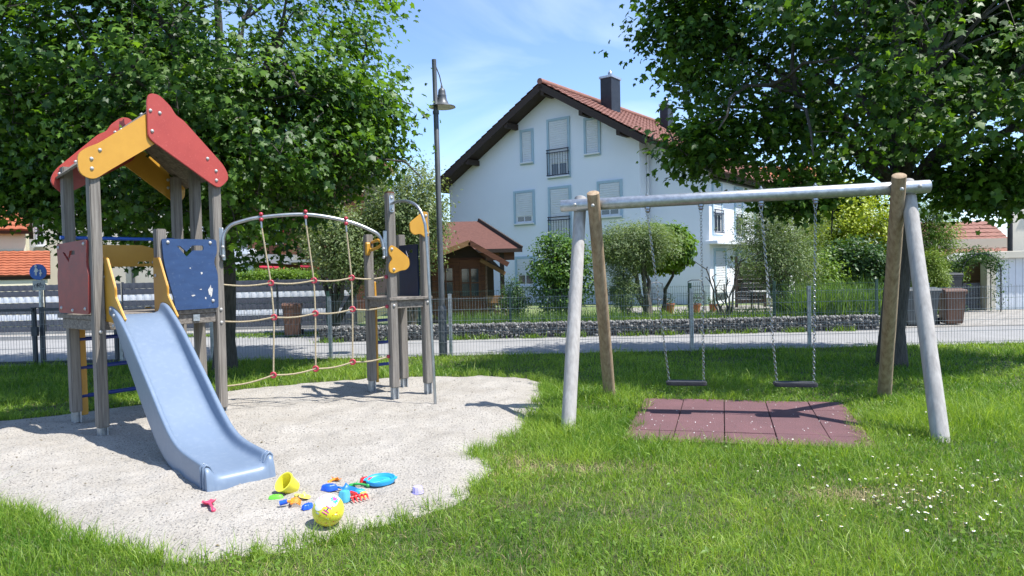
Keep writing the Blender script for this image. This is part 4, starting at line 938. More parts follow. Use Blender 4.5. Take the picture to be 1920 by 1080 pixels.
def rc(pts, r, n=5):
    """round the corners of a closed polygon"""
    o = []; m = len(pts)
    for i in range(m):
        p0, p1, p2 = (np.array(pts[(i + k) % m], float) for k in (-1, 0, 1)); rr_ = r if not hasattr(r, '__len__') else r[i]
        d0 = p0 - p1; d1 = p2 - p1; l0 = np.linalg.norm(d0); l1 = np.linalg.norm(d1); q = min(rr_, l0 * .48, l1 * .48)
        if q < 1e-4: o.append(tuple(p1)); continue
        a = p1 + d0 / l0 * q; c = p1 + d1 / l1 * q
        for t in np.linspace(0, 1, n): o.append(tuple((1 - t) ** 2 * a + 2 * t * (1 - t) * p1 + t * t * c))
    return o
YEL = rc([(.60, 3.24), (.036, 2.80), (-.05, 2.76), (-.15, 2.68), (-.14, 2.50), (-.02, 2.45), (.10, 2.54), (.56, 2.865), (.60, 2.90)], [.01, .06, .06, .08, .09, .08, .1, .02, .01])
RED = rc([(.477, 3.26), (.50, 3.35), (.60, 3.355), (.72, 3.25), (.76, 3.175), (.84, 3.135), (1.27, 2.71), (1.325, 2.58), (1.20, 2.46), (1.09, 2.52), (.53, 2.87), (.477, 2.92)], [.02, .06, .07, .05, .05, .05, .12, .12, .1, .1, .05, .04])
gable(YEL, -.062, 'panel_yellow', 'yellow gable board', ((-.03, 2.56), (-.03, 2.65), (.045, 2.74)), -1)
gable(RED, -.088, 'panel_red', 'red gable board', ((.51, 3.18), (.60, 3.17), (.52, 2.98), (1.17, 2.55), (1.17, 2.65), (1.08, 2.77)), -1)
MIR = lambda P, k=1.265: [(k - a, z - .06) for a, z in P][::-1]
gable(MIR(RED), .912, 'panel_red', 'red gable board at the back', ((.10, 2.52), (.10, 2.60)), -1)
gable(MIR(YEL, 1.20), .938, 'panel_yellow', 'yellow gable board at the back', ((1.15, 2.56), (1.15, 2.65)), -1)

def panel(name, poly, b, m, holes=None, bolts=(), label=None, axes=None, face=-1, t=.02):
    """flat board with optional cut-out holes, in the tower front plane unless axes are given"""
    o0, ex, ey = axes or (T(0, b, 0), TE, UZ)
    if not holes:
        o = MB().prism(poly, o0, ex, ey, t).obj(name, m, ps, bevel=.005, seg=2, label=label)
    else:
        from mathutils.geometry import delaunay_2d_cdt
        pts = []; edges = []
        for lp in [poly] + holes:
            k = len(pts); pts += [Vector((x, y)) for x, y in lp]; edges += [(k + i, k + (i + 1) % len(lp)) for i in range(len(lp))]
        vo, eo, fo, *_ = delaunay_2d_cdt(pts, edges, [], 0, 1e-6)
        vx = np.array([(v.x, v.y) for v in vo]); F = []
        for f in fo:
            c = vx[list(f)].mean(0); 
            if in_poly(c[:1], c[1:], poly)[0] and not any(in_poly(c[:1], c[1:], h)[0] for h in holes): F.append(tuple(f))
        n_ = Vector(ex).cross(Vector(ey)).normalized(); k = len(vo)
        P = [o0 + Vector(ex) * a + Vector(ey) * c - n_ * t / 2 for a, c in vx] + [o0 + Vector(ex) * a + Vector(ey) * c + n_ * t / 2 for a, c in vx]
        from collections import Counter
        ec = Counter(); 
        for f in F:
            for i in range(len(f)): ec[tuple(sorted((f[i], f[(i + 1) % len(f)])))] += 1
        FF = [f[::-1] for f in F] + [tuple(i + k for i in f) for f in F] + [(f[i], f[(i + 1) % len(f)], f[(i + 1) % len(f)] + k, f[i] + k) for f in F for i in range(len(f)) if ec[tuple(sorted((f[i], f[(i + 1) % len(f)])))] == 1]
        o = MB().add(P, FF).obj(name, m, ps, label=label)
    nn = Vector(ex).cross(Vector(ey)).normalized()
    for a, z in bolts:
        q = o0 + Vector(ex) * a + Vector(ey) * z
        d_ = nn if nn.dot(Vector((0, 0, CAM_H)) - q) > 0 else -nn
        bolt(o, q + d_ * (t / 2 + .001), d_)
    return o
BLUE = rc([(.585, 1.92), (1.160, 1.92), (1.165, 1.78), (1.12, 1.685), (1.165, 1.56), (1.160, 1.19), (.70, 1.19), (.69, 1.30), (.60, 1.66)], [.03, .03, .04, .06, .05, .025, .03, .05, .1])
HOLE = [(.735, 1.848), (.77, 1.848), (.834, 1.79), (.896, 1.855), (1.005, 1.855), (1.016, 1.845), (1.016, 1.813), (1.005, 1.803), (.905, 1.803), (.836, 1.735)]
bp_ = panel('side_panel', BLUE, -.062, 'panel_blue', [HOLE], ((.645, 1.885), (1.09, 1.885), (1.10, 1.27)), 'scratched blue panel with zigzag cut-out')
for (a, z, w_, h_, sd_) in ((1.075, 1.37, .055, .13, 1), (.985, 1.565, .03, .03, 2), (.97, 1.395, .035, .012, 3), (.865, 1.62, .018, .012, 4), (.885, 1.335, .05, .02, 5), (1.02, 1.30, .02, .03, 6)):
    g = np.random.default_rng(sd_); k = 13; an = np.linspace(0, 2 * PI, k + 1)[:-1]; r_ = g.uniform(.55, 1.1, k)
    MB().prism([(w_ / 2 * c_ * q, h_ / 2 * s_2 * q) for c_, s_2, q in zip(np.cos(an), np.sin(an), r_)], T(a, -.0735, z), TE, UZ, .001).obj('scratch', 'bare_scar', bp_)
REDL = rc([(-.075, 1.905), (-.05, 1.66), (-.085, 1.58), (-.06, 1.20), (.66, 1.20), (.67, 1.58), (.64, 1.66), (.66, 1.88), (.63, 1.885)], [.03, .05, .05, .03, .03, .05, .05, .02, .02])
REDL = [(b + .09, z) for b, z in REDL]
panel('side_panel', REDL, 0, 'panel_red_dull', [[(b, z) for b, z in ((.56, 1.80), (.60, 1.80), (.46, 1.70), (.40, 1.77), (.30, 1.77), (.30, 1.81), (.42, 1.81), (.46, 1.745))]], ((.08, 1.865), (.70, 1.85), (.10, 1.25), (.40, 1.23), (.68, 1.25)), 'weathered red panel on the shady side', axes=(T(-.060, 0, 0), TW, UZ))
# wings at the slide entry
WING = [(.03, 1.73), (-.10, 1.73), (-.255, 1.44), (-.255, 1.36), (-.44, 1.15), (-.36, 1.10), (.03, 1.13)]
for a in (.065, .545): panel('entry_wing', rc([(b + .0, z) for b, z in WING], .02), 0, 'panel_yellow', None, ((-.02, 1.18), (-.02, 1.55), (-.30, 1.20)), axes=(T(a, 0, 0), TW, UZ), t=.02)
panel('back_panel', rc([(.06, 1.89), (.80, 1.89), (.94, 1.85), (1.15, 1.85), (1.15, 1.655), (.06, 1.655)], .01), .85, 'panel_yellow', [[(.745, 1.685), (.805, 1.685), (.805, 1.71), (.745, 1.71)], [(.815, 1.685), (.875, 1.685), (.875, 1.71), (.815, 1.71)]], ((.91, 1.70),))
MB().tube([T(.0, .85, 1.958), T(1.2, .85, 1.958)], .019, n=10).obj('grab_bar', 'bar_blue', ps, smooth=50)
# ladder at the back
MB().prism(rc([(.05, .10), (.12, .10), (.12, 1.2), (.05, 1.2)], .02), T(.10, .93, 0), TE, UZ, .03).obj('ladder_side', 'panel_yellow', ps)
MB().prism(rc([(.84, .10), (.91, .10), (.91, 1.2), (.84, 1.2)], .02), T(0, .93, 0), TE, UZ, .03).obj('ladder_side', 'panel_yellow', ps)
for z in (.30, .60, .90): MB().tube([T(.08, .93, z), T(.88, .93, z)], .022, n=10).obj('rung', 'rung_navy', ps)

# slide: channel swept along its profile
SO = Vector((-2.185, 4.78, 0)); SD = Vector((-.69, .724, 0)).normalized(); SN = Vector((.724, .69, 0)).normalized(); SWd = .50
sp_ = [2.36, 2.33, 2.25, 2.15, 2.0, 1.8, 1.6, 1.4, 1.2, 1.05, .9, .75, .6, .45, .3, .15, .05, 0, -.025, -.04, -.05]
rim_ = np.interp(sp_, [-.05, -.03, 0, .08, .4, .6, .75, 1.05, 1.79, 2.1, 2.23, 2.33], [.012, .150, .193, .213, .219, .245, .30, .507, 1.04, 1.215, 1.275, 1.285])
bed_ = np.interp(sp_, [-.05, -.04, -.02, .0, .1, .35, .55, .75, 1.05, 1.79, 2.05, 2.2, 2.33], [.0, .075, .115, .13, .134, .136, .146, .19, .36, .90, 1.09, 1.165, 1.185])
low_ = np.interp(sp_, [-.05, .3, .54, .75, .96, 1.28, 1.98, 2.26, 2.33], [-.01, -.01, -.005, .02, .075, .285, .885, 1.17, 1.18])
for arr in (rim_, bed_, low_):
    for _ in range(1): arr[1:-3] = arr[1:-3] * .6 + (arr[:-4] + arr[2:-2]) * .2
P = []; rows = []
for s2, zr, zb, zl in zip(sp_, rim_, bed_, low_):
    zl = min(zl, zb - .02); rr2 = max(zr - .0, zb + .01)
    sec = [(.004, zl), (0, zl + .03 if zl + .03 < rr2 - .05 else zl + .005), (0, rr2 - .018), (.006, rr2 - .005), (.018, rr2), (.036, rr2 - .003), (.047, rr2 - .018), (.055, zb + .035 if zb + .035 < rr2 - .02 else rr2 - .019), (.070, zb + .010), (.10, zb)]
    sec = sec + [(.17, zb), (.25, zb)] + [(.33, zb)] + [(SWd - x, z) for x, z in sec[::-1]]
    rows.append([SO + SD * s2 + SN * x + UZ * z for x, z in sec])
nn_ = len(rows[0]); F = []
for r_ in rows: P += r_
for i in range(len(rows) - 1):
    for j in range(nn_ - 1): F.append((i * nn_ + j, i * nn_ + j + 1, (i + 1) * nn_ + j + 1, (i + 1) * nn_ + j))
    F.append((i * nn_ + nn_ - 1, i * nn_, (i + 1) * nn_, (i + 1) * nn_ + nn_ - 1))
sl2 = MB().add(P, F).obj('slide', 'slide_plastic', ps, smooth=55, label='light blue plastic slide')
md = sl2.modifiers.new('smooth', 'SUBSURF'); md.levels = 2; md.render_levels = 2
# moulded beads round the mouth of the slide
for s2 in (.015, .065):
    i = 0; zb = float(np.interp(s2, [0, .1], [.125, .132])); zr = .205
    for x0 in (0, SWd):
        sg_ = 1 if x0 == 0 else -1
        MB().tube([SO + SD * s2 + SN * (x0 - sg_ * .002) + UZ * z for z in (.0, .08, .15, zr - .02)] + [SO + SD * s2 + SN * (x0 + sg_ * .018) + UZ * (zr + .004), SO + SD * s2 + SN * (x0 + sg_ * .045) + UZ * (zr - .014), SO + SD * s2 + SN * (x0 + sg_ * .066) + UZ * (zb + .016)], .008, n=8).obj('bead', 'slide_plastic', sl2, smooth=60)
for s2, dz in ((2.27, -.03), (2.17, -.05), (2.20, -.16)): bolt(sl2, SO + SD * s2 - SN * .002 + UZ * (float(np.interp(s2, sp_[::-1], rim_[::-1])) + dz), -SN)

# second post group
th2 = R(35); T2B = Vector((-1.40, 8.02, 0)); E2 = Vector((math.cos(th2), math.sin(th2), 0)); W2 = Vector((-math.sin(th2), math.cos(th2), 0))
def T2(a, b, z): return T2B + E2 * a + W2 * b + UZ * z
q2 = post(T2(0, 0, 0), E2, W2, .18, 2.45); q4 = post(T2(.44, 0, 0), E2, W2, .18, 2.24); q1 = post(T2(0, .65, 0), E2, W2, .18, 2.0); q3 = post(T2(.44, .65, 0), E2, W2, .16, 2.0)
for q in (q2,): MB().box(T2(0, 0, 2.452), (.085, .085, .012), E2, W2, UZ).obj('post_top', 'wood_orange', q)
MB().box(T2(.22, .325, 1.215), (.56, .77, .035), E2, W2, UZ).obj('platform', 'weathered_board', ps, bevel=.004)
for b in (-.0, .65): MB().box(T2(.22, b, 1.15), (.345, .05, .09), E2, W2, UZ).obj('platform_beam', 'weathered_board', ps)
for a in (0, .44): MB().box(T2(a, .325, 1.15), (.05, .555, .09), E2, W2, UZ).obj('platform_beam', 'weathered_board', ps)
for a, z in ((0, 1.14), (.44, 1.16)): bolt(q2, T2(a, -.05, z), -W2)
BF1 = rc([(-.06, 1.80), (-.026, 1.845), (.05, 1.81), (.20, 1.69), (.205, 1.60), (.16, 1.548), (.09, 1.545), (.0, 1.508), (-.06, 1.53), (-.062, 1.62), (-.012, 1.683), (-.06, 1.737)], .035)
BF2 = rc([(.215, 2.10), (.40, 2.24), (.465, 2.235), (.452, 2.13), (.468, 2.043), (.468, 1.945), (.42, 1.925), (.353, 1.975), (.277, 1.955), (.22, 2.00)], .03)
panel('butterfly_panel', BF1, 0, 'panel_yellow', None, ((-.02, 1.795), (0.0, 1.56)), axes=(T2(0, -.06, 0), E2, UZ))
panel('butterfly_panel', BF2, 0, 'panel_yellow', None, ((.432, 2.19), (.44, 1.98)), axes=(T2(0, -.06, 0), E2, UZ))
panel('side_panel', rc([(.10, 1.21), (.60, 1.21), (.60, 1.86), (.10, 1.86)], .02), 0, 'panel_blue_shaded', [[(.40, 1.80), (.44, 1.80), (.36, 1.70), (.30, 1.76), (.22, 1.76), (.22, 1.80), (.31, 1.80), (.36, 1.75)]], label='blue panel with shade painted into its colour', axes=(T2(.40, 0, 0), W2, UZ))
for b in (.62, .62):
    pass
for a in (.10, .40): MB().prism(rc([(-.03, .14), (.03, .14), (.045, .30), (.03, .42), (.045, .75), (.03, .85), (.045, 1.1), (.035, 1.38), (-.02, 1.42), (-.035, 1.1), (-.03, .6)], .02), T2(a, .72, 0), W2, UZ, .022).obj('ladder_side', 'panel_yellow', ps)
for z in (.36, .64, .92): MB().tube([T2(.10, .72, z), T2(.40, .72, z)], .02, n=10).obj('rung', 'rung_navy', ps)
hp = [T2(.02, .60, 1.84), T2(-.03, .50, 1.80), T2(-.03, .32, 1.82), T2(-.03, .16, 1.86), T2(-.02, .06, 1.90)]
MB().tube(hp, .018, n=10).obj('grab_handle', 'panel_yellow', ps, smooth=60)
MB().tube([T2(.03, .60, 1.90), T2(.02, .40, 1.92), T2(.0, .16, 1.86), T2(.0, .06, 1.83)], .018, n=10).obj('grab_handle', 'panel_yellow', ps, smooth=60)
hpl = MB().prism(rc([(-.03, 1.74), (.03, 1.74), (.03, 1.90), (-.03, 1.90)], .025), T2(-.03, .60, 0), W2, UZ, .05).obj('handle_plate', 'panel_yellow', ps, bevel=.006)
# fire pole
def arc(pts, sub=6): 
    o = []; m = len(pts)
    for i in range(m - 1):
        p0, p1, p2, p3 = Vector(pts[max(i - 1, 0)]), Vector(pts[i]), Vector(pts[i + 1]), Vector(pts[min(i + 2, m - 1)])
        for t in np.arange(sub) / sub: o.append(.5 * ((2 * p1) + (-p0 + p2) * t + (2 * p0 - 5 * p1 + 4 * p2 - p3) * t * t + (-p0 + 3 * p1 - 3 * p2 + p3) * t ** 3))
    o.append(Vector(pts[-1])); return o
pk = MB().prism(rc([(-.03, 2.22), (.03, 2.22), (.03, 2.42), (-.03, 2.42)], .028), T2(0, -.052, 0), E2, UZ, .008).obj('pole_bracket', 'galvanised', ps)
for z in (2.25, 2.385): bolt(pk, T2(0, -.057, z), -W2)
MB().tube(arc([T2(0, -.05, 2.32), (-1.26, 7.86, 2.335), (-1.13, 7.74, 2.315), (-1.02, 7.65, 2.24), (-.955, 7.60, 2.10), (-.93, 7.585, 1.9), (-.90, 7.57, 1.0), (-.873, 7.563, -.05)]), .0165, n=12).obj('fire_pole', 'steel', ps, smooth=60)
# arch and net
aE = T(1.2, 0, 0); aP = T2(0, 0, 0)
arch_pts = [(-3.10, 7.43, 1.70), (-3.10, 7.43, 1.93), (-3.04, 7.45, 2.06), (-2.93, 7.49, 2.115), (-2.725, 7.57, 2.165), (-2.28, 7.72, 2.195), (-1.864, 7.86, 2.12), (-1.60, 7.95, 2.01), (-1.51, 7.985, 1.93), (-1.475, 7.99, 1.80), (-1.468, 7.99, 1.72)]
MB().tube(arc(arch_pts), .021, n=12).obj('arch_pipe', 'steel', ps, smooth=60)
for a, c_ in (((-3.10, 7.43), 1.9), ((-1.475, 7.99), 1.86)):
    br = MB().box((a[0] + (-.02 if a[0] < -2 else .02), a[1], c_), (.05, .02, .30)).obj('arch_bracket', 'galvanised', ps, bevel=.006)
    for z in (c_ - .16, c_ - .06): bolt(br, (a[0], a[1] - .022, z), (0, -1, 0))
s = MB()
_k = MB().lathe([(0, -.022), (.012, -.019), (.020, -.010), (.022, 0), (.020, .010), (.012, .019), (0, .022)], (0, 0, 0), n=12).obj('rope_knob', 'knot_red', smooth=70); KNOB = _k.data; bpy.data.objects.remove(_k)
_pts = [(math.cos(t) * .026, 0, math.sin(t) * .026) for t in np.linspace(0, 2 * PI, 19)]
_k = MB().tube(_pts, .0125, n=8, cap=False).obj('rope_joint', 'knot_red', smooth=70); JOINT = _k.data; bpy.data.objects.remove(_k)
def net(x): # depth of the net plane at x
    return 7.446 + (x + 3.18) * (8.02 - 7.446) / (1.78)
tops = [(-2.725, 2.165), (-2.28, 2.195), (-1.864, 2.12)]
from_px = {0: [(-2.66, 1.44), (-2.64, 1.06), (-2.665, .42)], 1: [(-2.225, 1.455), (-2.22, 1.085), (-2.235, .46)], 2: [(-1.83, 1.475), (-1.83, 1.115), (-1.845, .51)]}
for i in range(3):
    x, z = tops[i]
    for dz in (.03, -.03): placed('rope_knob', KNOB, ps, (x, net(x) - .05, z + dz))
    MB().tube([(x, net(x) - .05, z - .04), (x + .003, net(x) - .05, z - .12)], .011, n=8).obj('rope_ferrule', 'steel', ps)
    pts = [(x, net(x) - .05, z - .10)] + [(a, net(a) - .02, b) for a, b in from_px[i]]
    MB().tube(pts, .0095, n=7).obj('rope', 'rope', ps, smooth=60)
    for a, b in from_px[i]: placed('rope_joint', JOINT, ps, (a, net(a) - .02, b))
for j, (zl, zr, mcol) in enumerate(((1.435, 1.475, 'rope'), (1.035, 1.13, 'rope'), (.33, .545, 'rope'))):
    pts = [(-3.13, net(-3.13), zl)] + [(from_px[i][j][0], net(from_px[i][j][0]) - .02, from_px[i][j][1]) for i in range(3)] + [(-1.46, net(-1.46), zr)]
    full = []
    for p, q in zip(pts[:-1], pts[1:]):
        for t in np.linspace(0, 1, 7)[:-1]: full.append((p[0] + (q[0] - p[0]) * t, p[1] + (q[1] - p[1]) * t, p[2] + (q[2] - p[2]) * t - .022 * math.sin(PI * t)))
    full.append(pts[-1]); MB().tube(full, .009, n=7).obj('rope', 'rope', ps, smooth=60)
    placed('rope_knob', KNOB, ps, pts[-1])

# ================================================================== SWINGS
sw = thing('swing_set', 'log frame swing set with a galvanised steel crossbar', 'swing set', (2.25, 6.82, 0))
BL = Vector((.79, 7.10, 2.18)); BR = Vector((3.70, 6.52, 2.22)); bu = (BR - BL).normalized(); bw = Vector((-bu.y, bu.x, 0)).normalized()
be0 = BL - bu * .27; be1 = BR + bu * .24
MB().tube([be0, be0 + bu * .004, be1 - bu * .004, be1], [.058, .061, .061, .058], n=24).obj('crossbar', 'galvanised', sw, smooth=40)
for e_, sgn in ((be0, -1), (be1, 1)): MB().lathe([(0, .003), (.05, .003), (.057, 0)], e_, axis=bu * sgn, n=20).obj('end_cap', 'galvanised', sw)
def leg(foot, top, m, lab, ext=.0):
    foot = Vector(foot); top = Vector(top); d = (top - foot).normalized(); n = 9
    pts = [foot - d * .15 + (top - foot + d * .15) * (i / (n - 1)) for i in range(n)]
    rr_ = [(.071 - .008 * i / (n - 1)) * (1 + .02 * math.sin(i * 2.3 + foot.x * 3)) for i in range(n)]; pts.append(top + d * .006); rr_.append(rr_[-1] - .008)
    o = MB().tube(pts, rr_, n=18).obj('leg', m, sw, smooth=50, label=lab); return o
lf = leg((.497, 6.43, 0), BL - bu * .075 + bw * .12 + UZ * .08, 'log_pale', 'pale weathered log leg')
l2 = leg((1.12, 8.05, 0), BL + bu * .075 - bw * .135 + UZ * .10, 'log_brown', 'brown log leg')
l3 = leg((3.60, 5.78, 0), BR + bu * .085 + bw * .12 + UZ * .07, 'log_pale', 'pale weathered log leg')
l4 = leg((4.16, 7.70, 0), BR - bu * .065 - bw * .135 + UZ * .10, 'log_brown', 'brown log leg')
for p_, o_ in ((BL + bu * .075 - bw * .205 + UZ * -.03, l2), (BR - bu * .065 - bw * .205 + UZ * -.03, l4)): placed('bolt', BOLT, o_, p_, (-bw).to_track_quat('Z', 'Y').to_euler())
for e_ in (BL - bu * .12, BR + bu * .14): bolt(sw, e_ - bw * .06, -bw)

def chain_mesh(s, a, b, link=.040, r=.0029):
    a = Vector(a); b = Vector(b); d = b - a; n = int(d.length / (link * .72)); d.normalize(); x = d.orthogonal().normalized(); y = d.cross(x)
    for i in range(n):
        c = a + (b - a) * ((i + .5) / n); u_ = x if i % 2 else y; pts = []
        for t in np.linspace(0, 2 * PI, 9): pts.append(c + d * (link / 2) * math.cos(t) + u_ * (link * .30) * math.sin(t))
        s.tube(pts, r, n=4, cap=False)
    return s
def swing(label, sa, sb, ta, tb_, z):
    """sa, sb: seat ends (x, y); ta, tb_: fractions along the crossbar of the two hangers"""
    mid = (Vector((*sa, z)) + Vector((*sb, z))) / 2
    t = thing('swing', label, 'swing', mid)
    ex = (Vector((*sb, z)) - Vector((*sa, z))); Ls = ex.length; ex.normalize(); ey = UZ.cross(ex)
    hw = Ls / 2; poly = rc([(-hw, -.08), (hw, -.08), (hw, .08), (-hw, .08)], .045, 6)
    MB().prism(poly, mid, ex, ey, .038).obj('seat', 'rubber_black', t, bevel=.008, seg=2)
    for f, sgn in ((ta, -1), (tb_, 1)):
        top = BL + (BR - BL) * f; hk = MB()
        hk.lathe([(.010, -.06), (.028, -.058), (.030, -.075), (.022, -.085), (.026, -.10), (.012, -.115), (.0, -.118)], top, n=14)
        MB().lathe([(.014, .060), (.020, .062), (.020, .072), (.010, .076), (.009, .090), (0, .092)], top, n=10).obj('hanger_nut', 'steel', t)
        for sd_ in (-1, 1): hk.tube([top - UZ * .10 + ex * sd_ * .016, top - UZ * .135 + ex * sd_ * .014, top - UZ * .150], .004, n=5)
        hk.obj('hanger', 'steel', t, smooth=40)
        s = MB(); chain_mesh(s, top - UZ * .14, mid + ex * (hw - .03) * sgn + UZ * .02); s.obj('chain', 'chain', t, smooth=60)
    return t
def bar_f(px_x): return (px_x - BL.x) / (BR.x - BL.x)
swing('black rubber swing seat on chains on the sand pit side of the frame', (1.56, 7.03), (1.955, 6.95), bar_f(1.39), bar_f(1.90), .335)
swing('black rubber swing seat on chains on the maple trunk side of the frame', (2.56, 6.76), (2.955, 6.68), bar_f(2.46), bar_f(2.95), .345)

# rubber mat of tiles under the swings
mt = thing('rubber_mat', 'worn red brown rubber tile mat sunk in the grass under the swings', 'mat', (2.3, 6.85, 0))
ma_ = R(-13.5); mu_ = Vector((math.cos(ma_), math.sin(ma_), 0)); mv = Vector((math.sin(R(17)), math.cos(R(17)), 0)); mo = Vector((.97, 6.0, 0))
MAT = []
for i in range(5):
    for j, (v0, v1) in enumerate(((0, .38), (.38, 1.46), (1.46, 1.92))):
        w0 = i * .435 - .04; w1 = (i + 1) * .435 - .04 - (.09 if i == 4 else 0)
        p = [mo + mu_ * (w0 + .004) + mv * (v0 + .004), mo + mu_ * (w1 - .004) + mv * (v0 + .004), mo + mu_ * (w1 - .004) + mv * (v1 - .003), mo + mu_ * (w0 + .004) + mv * (v1 - .003)]
        zt = .022 + random.uniform(-.003, .003)
        MB().add([q + UZ * -.03 for q in p] + [q + UZ * (zt + random.uniform(-.002, .002)) for q in p], [(3, 2, 1, 0), (4, 5, 6, 7), (0, 1, 5, 4), (1, 2, 6, 5), (2, 3, 7, 6), (3, 0, 4, 7)]).obj('tile', 'rubber_tile', mt, bevel=.004)
MATP = [tuple((mo + mu_ * a + mv * b)[:2]) for a, b in ((-.04, 0), (2.0, 0), (2.05, 1.92), (-.04, 1.92))]
n = 170
fa, fb = rng.uniform(0, 2.0, n), rng.beta(1.2, 1.6, n) * 1.85
fp_ = np.array([(mo + mu_ * a + mv * b)[:] for a, b in zip(fa, fb)]) + np.array([0, 0, .029])
fl = leaves('petals', fp_, np.tile([[0, 0, 1.]], (n, 1)) + rng.normal(size=(n, 3)) * .3, rng.normal(size=(n, 3)), rng.uniform(.008, .018, n), OVATE, 'flower_white', None, np.zeros(n))
tag(fl, 'tiny white blossom petals scattered over the rubber mat', 'petals', kind='stuff')

# ================================================================== TOYS
def sand_z(x, y):
    i = int(round((y - 3.3) / .035)); j = int(round((x + 7.6) / .035)); return float(hz[i * nxg + j])
def G(x, y, dz=0): return Vector((x, y, sand_z(x, y) + dz))
def scoop(s, o, d, L_, w, lift=.25, n=8, back=.02):
    d = Vector((*d, 0)).normalized(); sd_ = Vector((-d.y, d.x, 0)); P = []; F = []
    for i in range(n + 1):
        u = i / n; hw = w / 2 * (1 - .35 * max(0, u - .6) / .4 * u)
        for j in range(n + 1):
            v = -1 + 2 * j / n
            z = lift * w * (v * v) * (1 - .5 * u) + (back * (1 - u / .25) if u < .25 else 0) + .004
            P.append(Vector(o) + d * (u * L_) + sd_ * v * hw + UZ * z)
    for i in range(n):
        for j in range(n):
            a = i * (n + 1) + j; F.append((a, a + 1, a + n + 2, a + n + 1))
    return s.add(P, F)
def solid(o, t=.003):
    m_ = o.modifiers.new('thickness', 'SOLIDIFY'); m_.thickness = t; m_.offset = 1; return o
def shovel(label, x, y, ang, m, Lb=.09, Lh=.12, w=.075, name='toy_shovel'):
    o = G(x, y, .004); d = (math.cos(ang), math.sin(ang)); dv = Vector((*d, 0))
    t = thing(name, label, 'toy', o); s = MB(); scoop(s, o, d, Lb, w); solid(s.obj('scoop', m, t, smooth=60))
    h = o - dv * Lh + UZ * .012
    MB().tube([o + dv * .012 + UZ * .016, o - dv * Lh * .5 + UZ * .020, h], [.010, .008, .009], n=8).obj('handle', m, t, smooth=60)
    MB().lathe([(0, -.016), (.011, -.012), (.015, 0), (.011, .012), (0, .016)], h, axis=dv, n=10).obj('grip', m, t, smooth=60)
    return t
def rake(label, x, y, ang, m, w=.085, n=4, hm=None, Lh=.10):
    o = G(x, y, .005); dv = Vector((math.cos(ang), math.sin(ang), 0)); sv_ = Vector((-dv.y, dv.x, 0))
    t = thing('toy_rake', label, 'toy', o)
    MB().box(o + UZ * .022, (.016, w, .014), dv, sv_, UZ).obj('head', m, t, bevel=.003)
    for i in range(n):
        c = o + sv_ * (-w / 2 + .008 + (w - .016) * i / (n - 1))
        MB().tube([c + UZ * .024, c + dv * .03 + UZ * .026, c + dv * .055 + UZ * .004], [.007, .007, .004], n=6).obj('tine', m, t, smooth=60)
    MB().tube([o + UZ * .022, o - dv * .03 + UZ * .024], [.011, .009], n=8).obj('neck', m, t)
    MB().tube([o - dv * .028 + UZ * .024, o - dv * Lh + UZ * .016], [.015, .016], n=12).obj('handle', hm or m, t, smooth=50)
    return t
def mould(label, x, y, ang, m, Lm=.09, wm=.06, h=.028, lobes=5, cat='toy', flip=False):
    """sand mould: scalloped dish, open side down or up"""
    o = G(x, y, .003); t = thing('sand_mould', label, cat, o); n = 40; P = []; F = []; ca_, sa_ = math.cos(ang), math.sin(ang)
    rings = [(1.06, 0), (1.04, .3), (1.0, .35), (.92, .8), (.75, 1.0), (.3, 1.06), (0.001, 1.02)]
    for f, z in rings:
        for j in range(n):
            a = 2 * PI * j / n; r_ = (1 + .10 * math.cos(lobes * a)) * f
            xx, yy = Lm / 2 * r_ * math.cos(a), wm / 2 * r_ * math.sin(a)
            P.append(o + Vector((xx * ca_ - yy * sa_, xx * sa_ + yy * ca_, z * h)))
    for i in range(len(rings) - 1):
        for j in range(n): F.append((i * n + j, i * n + (j + 1) % n, (i + 1) * n + (j + 1) % n, (i + 1) * n + j))
    MB().add(P, F).obj('shell', m, t, smooth=50)
    for k in range(3): MB().tube([o + Vector((ca_ * Lm * (-.2 + .2 * k) - sa_ * wm * .22, sa_ * Lm * (-.2 + .2 * k) + ca_ * wm * .22, h)), o + Vector((ca_ * Lm * (-.2 + .2 * k) + sa_ * wm * .22, sa_ * Lm * (-.2 + .2 * k) - ca_ * wm * .22, h))], .004, n=6).obj('rib', m, t)
    return t
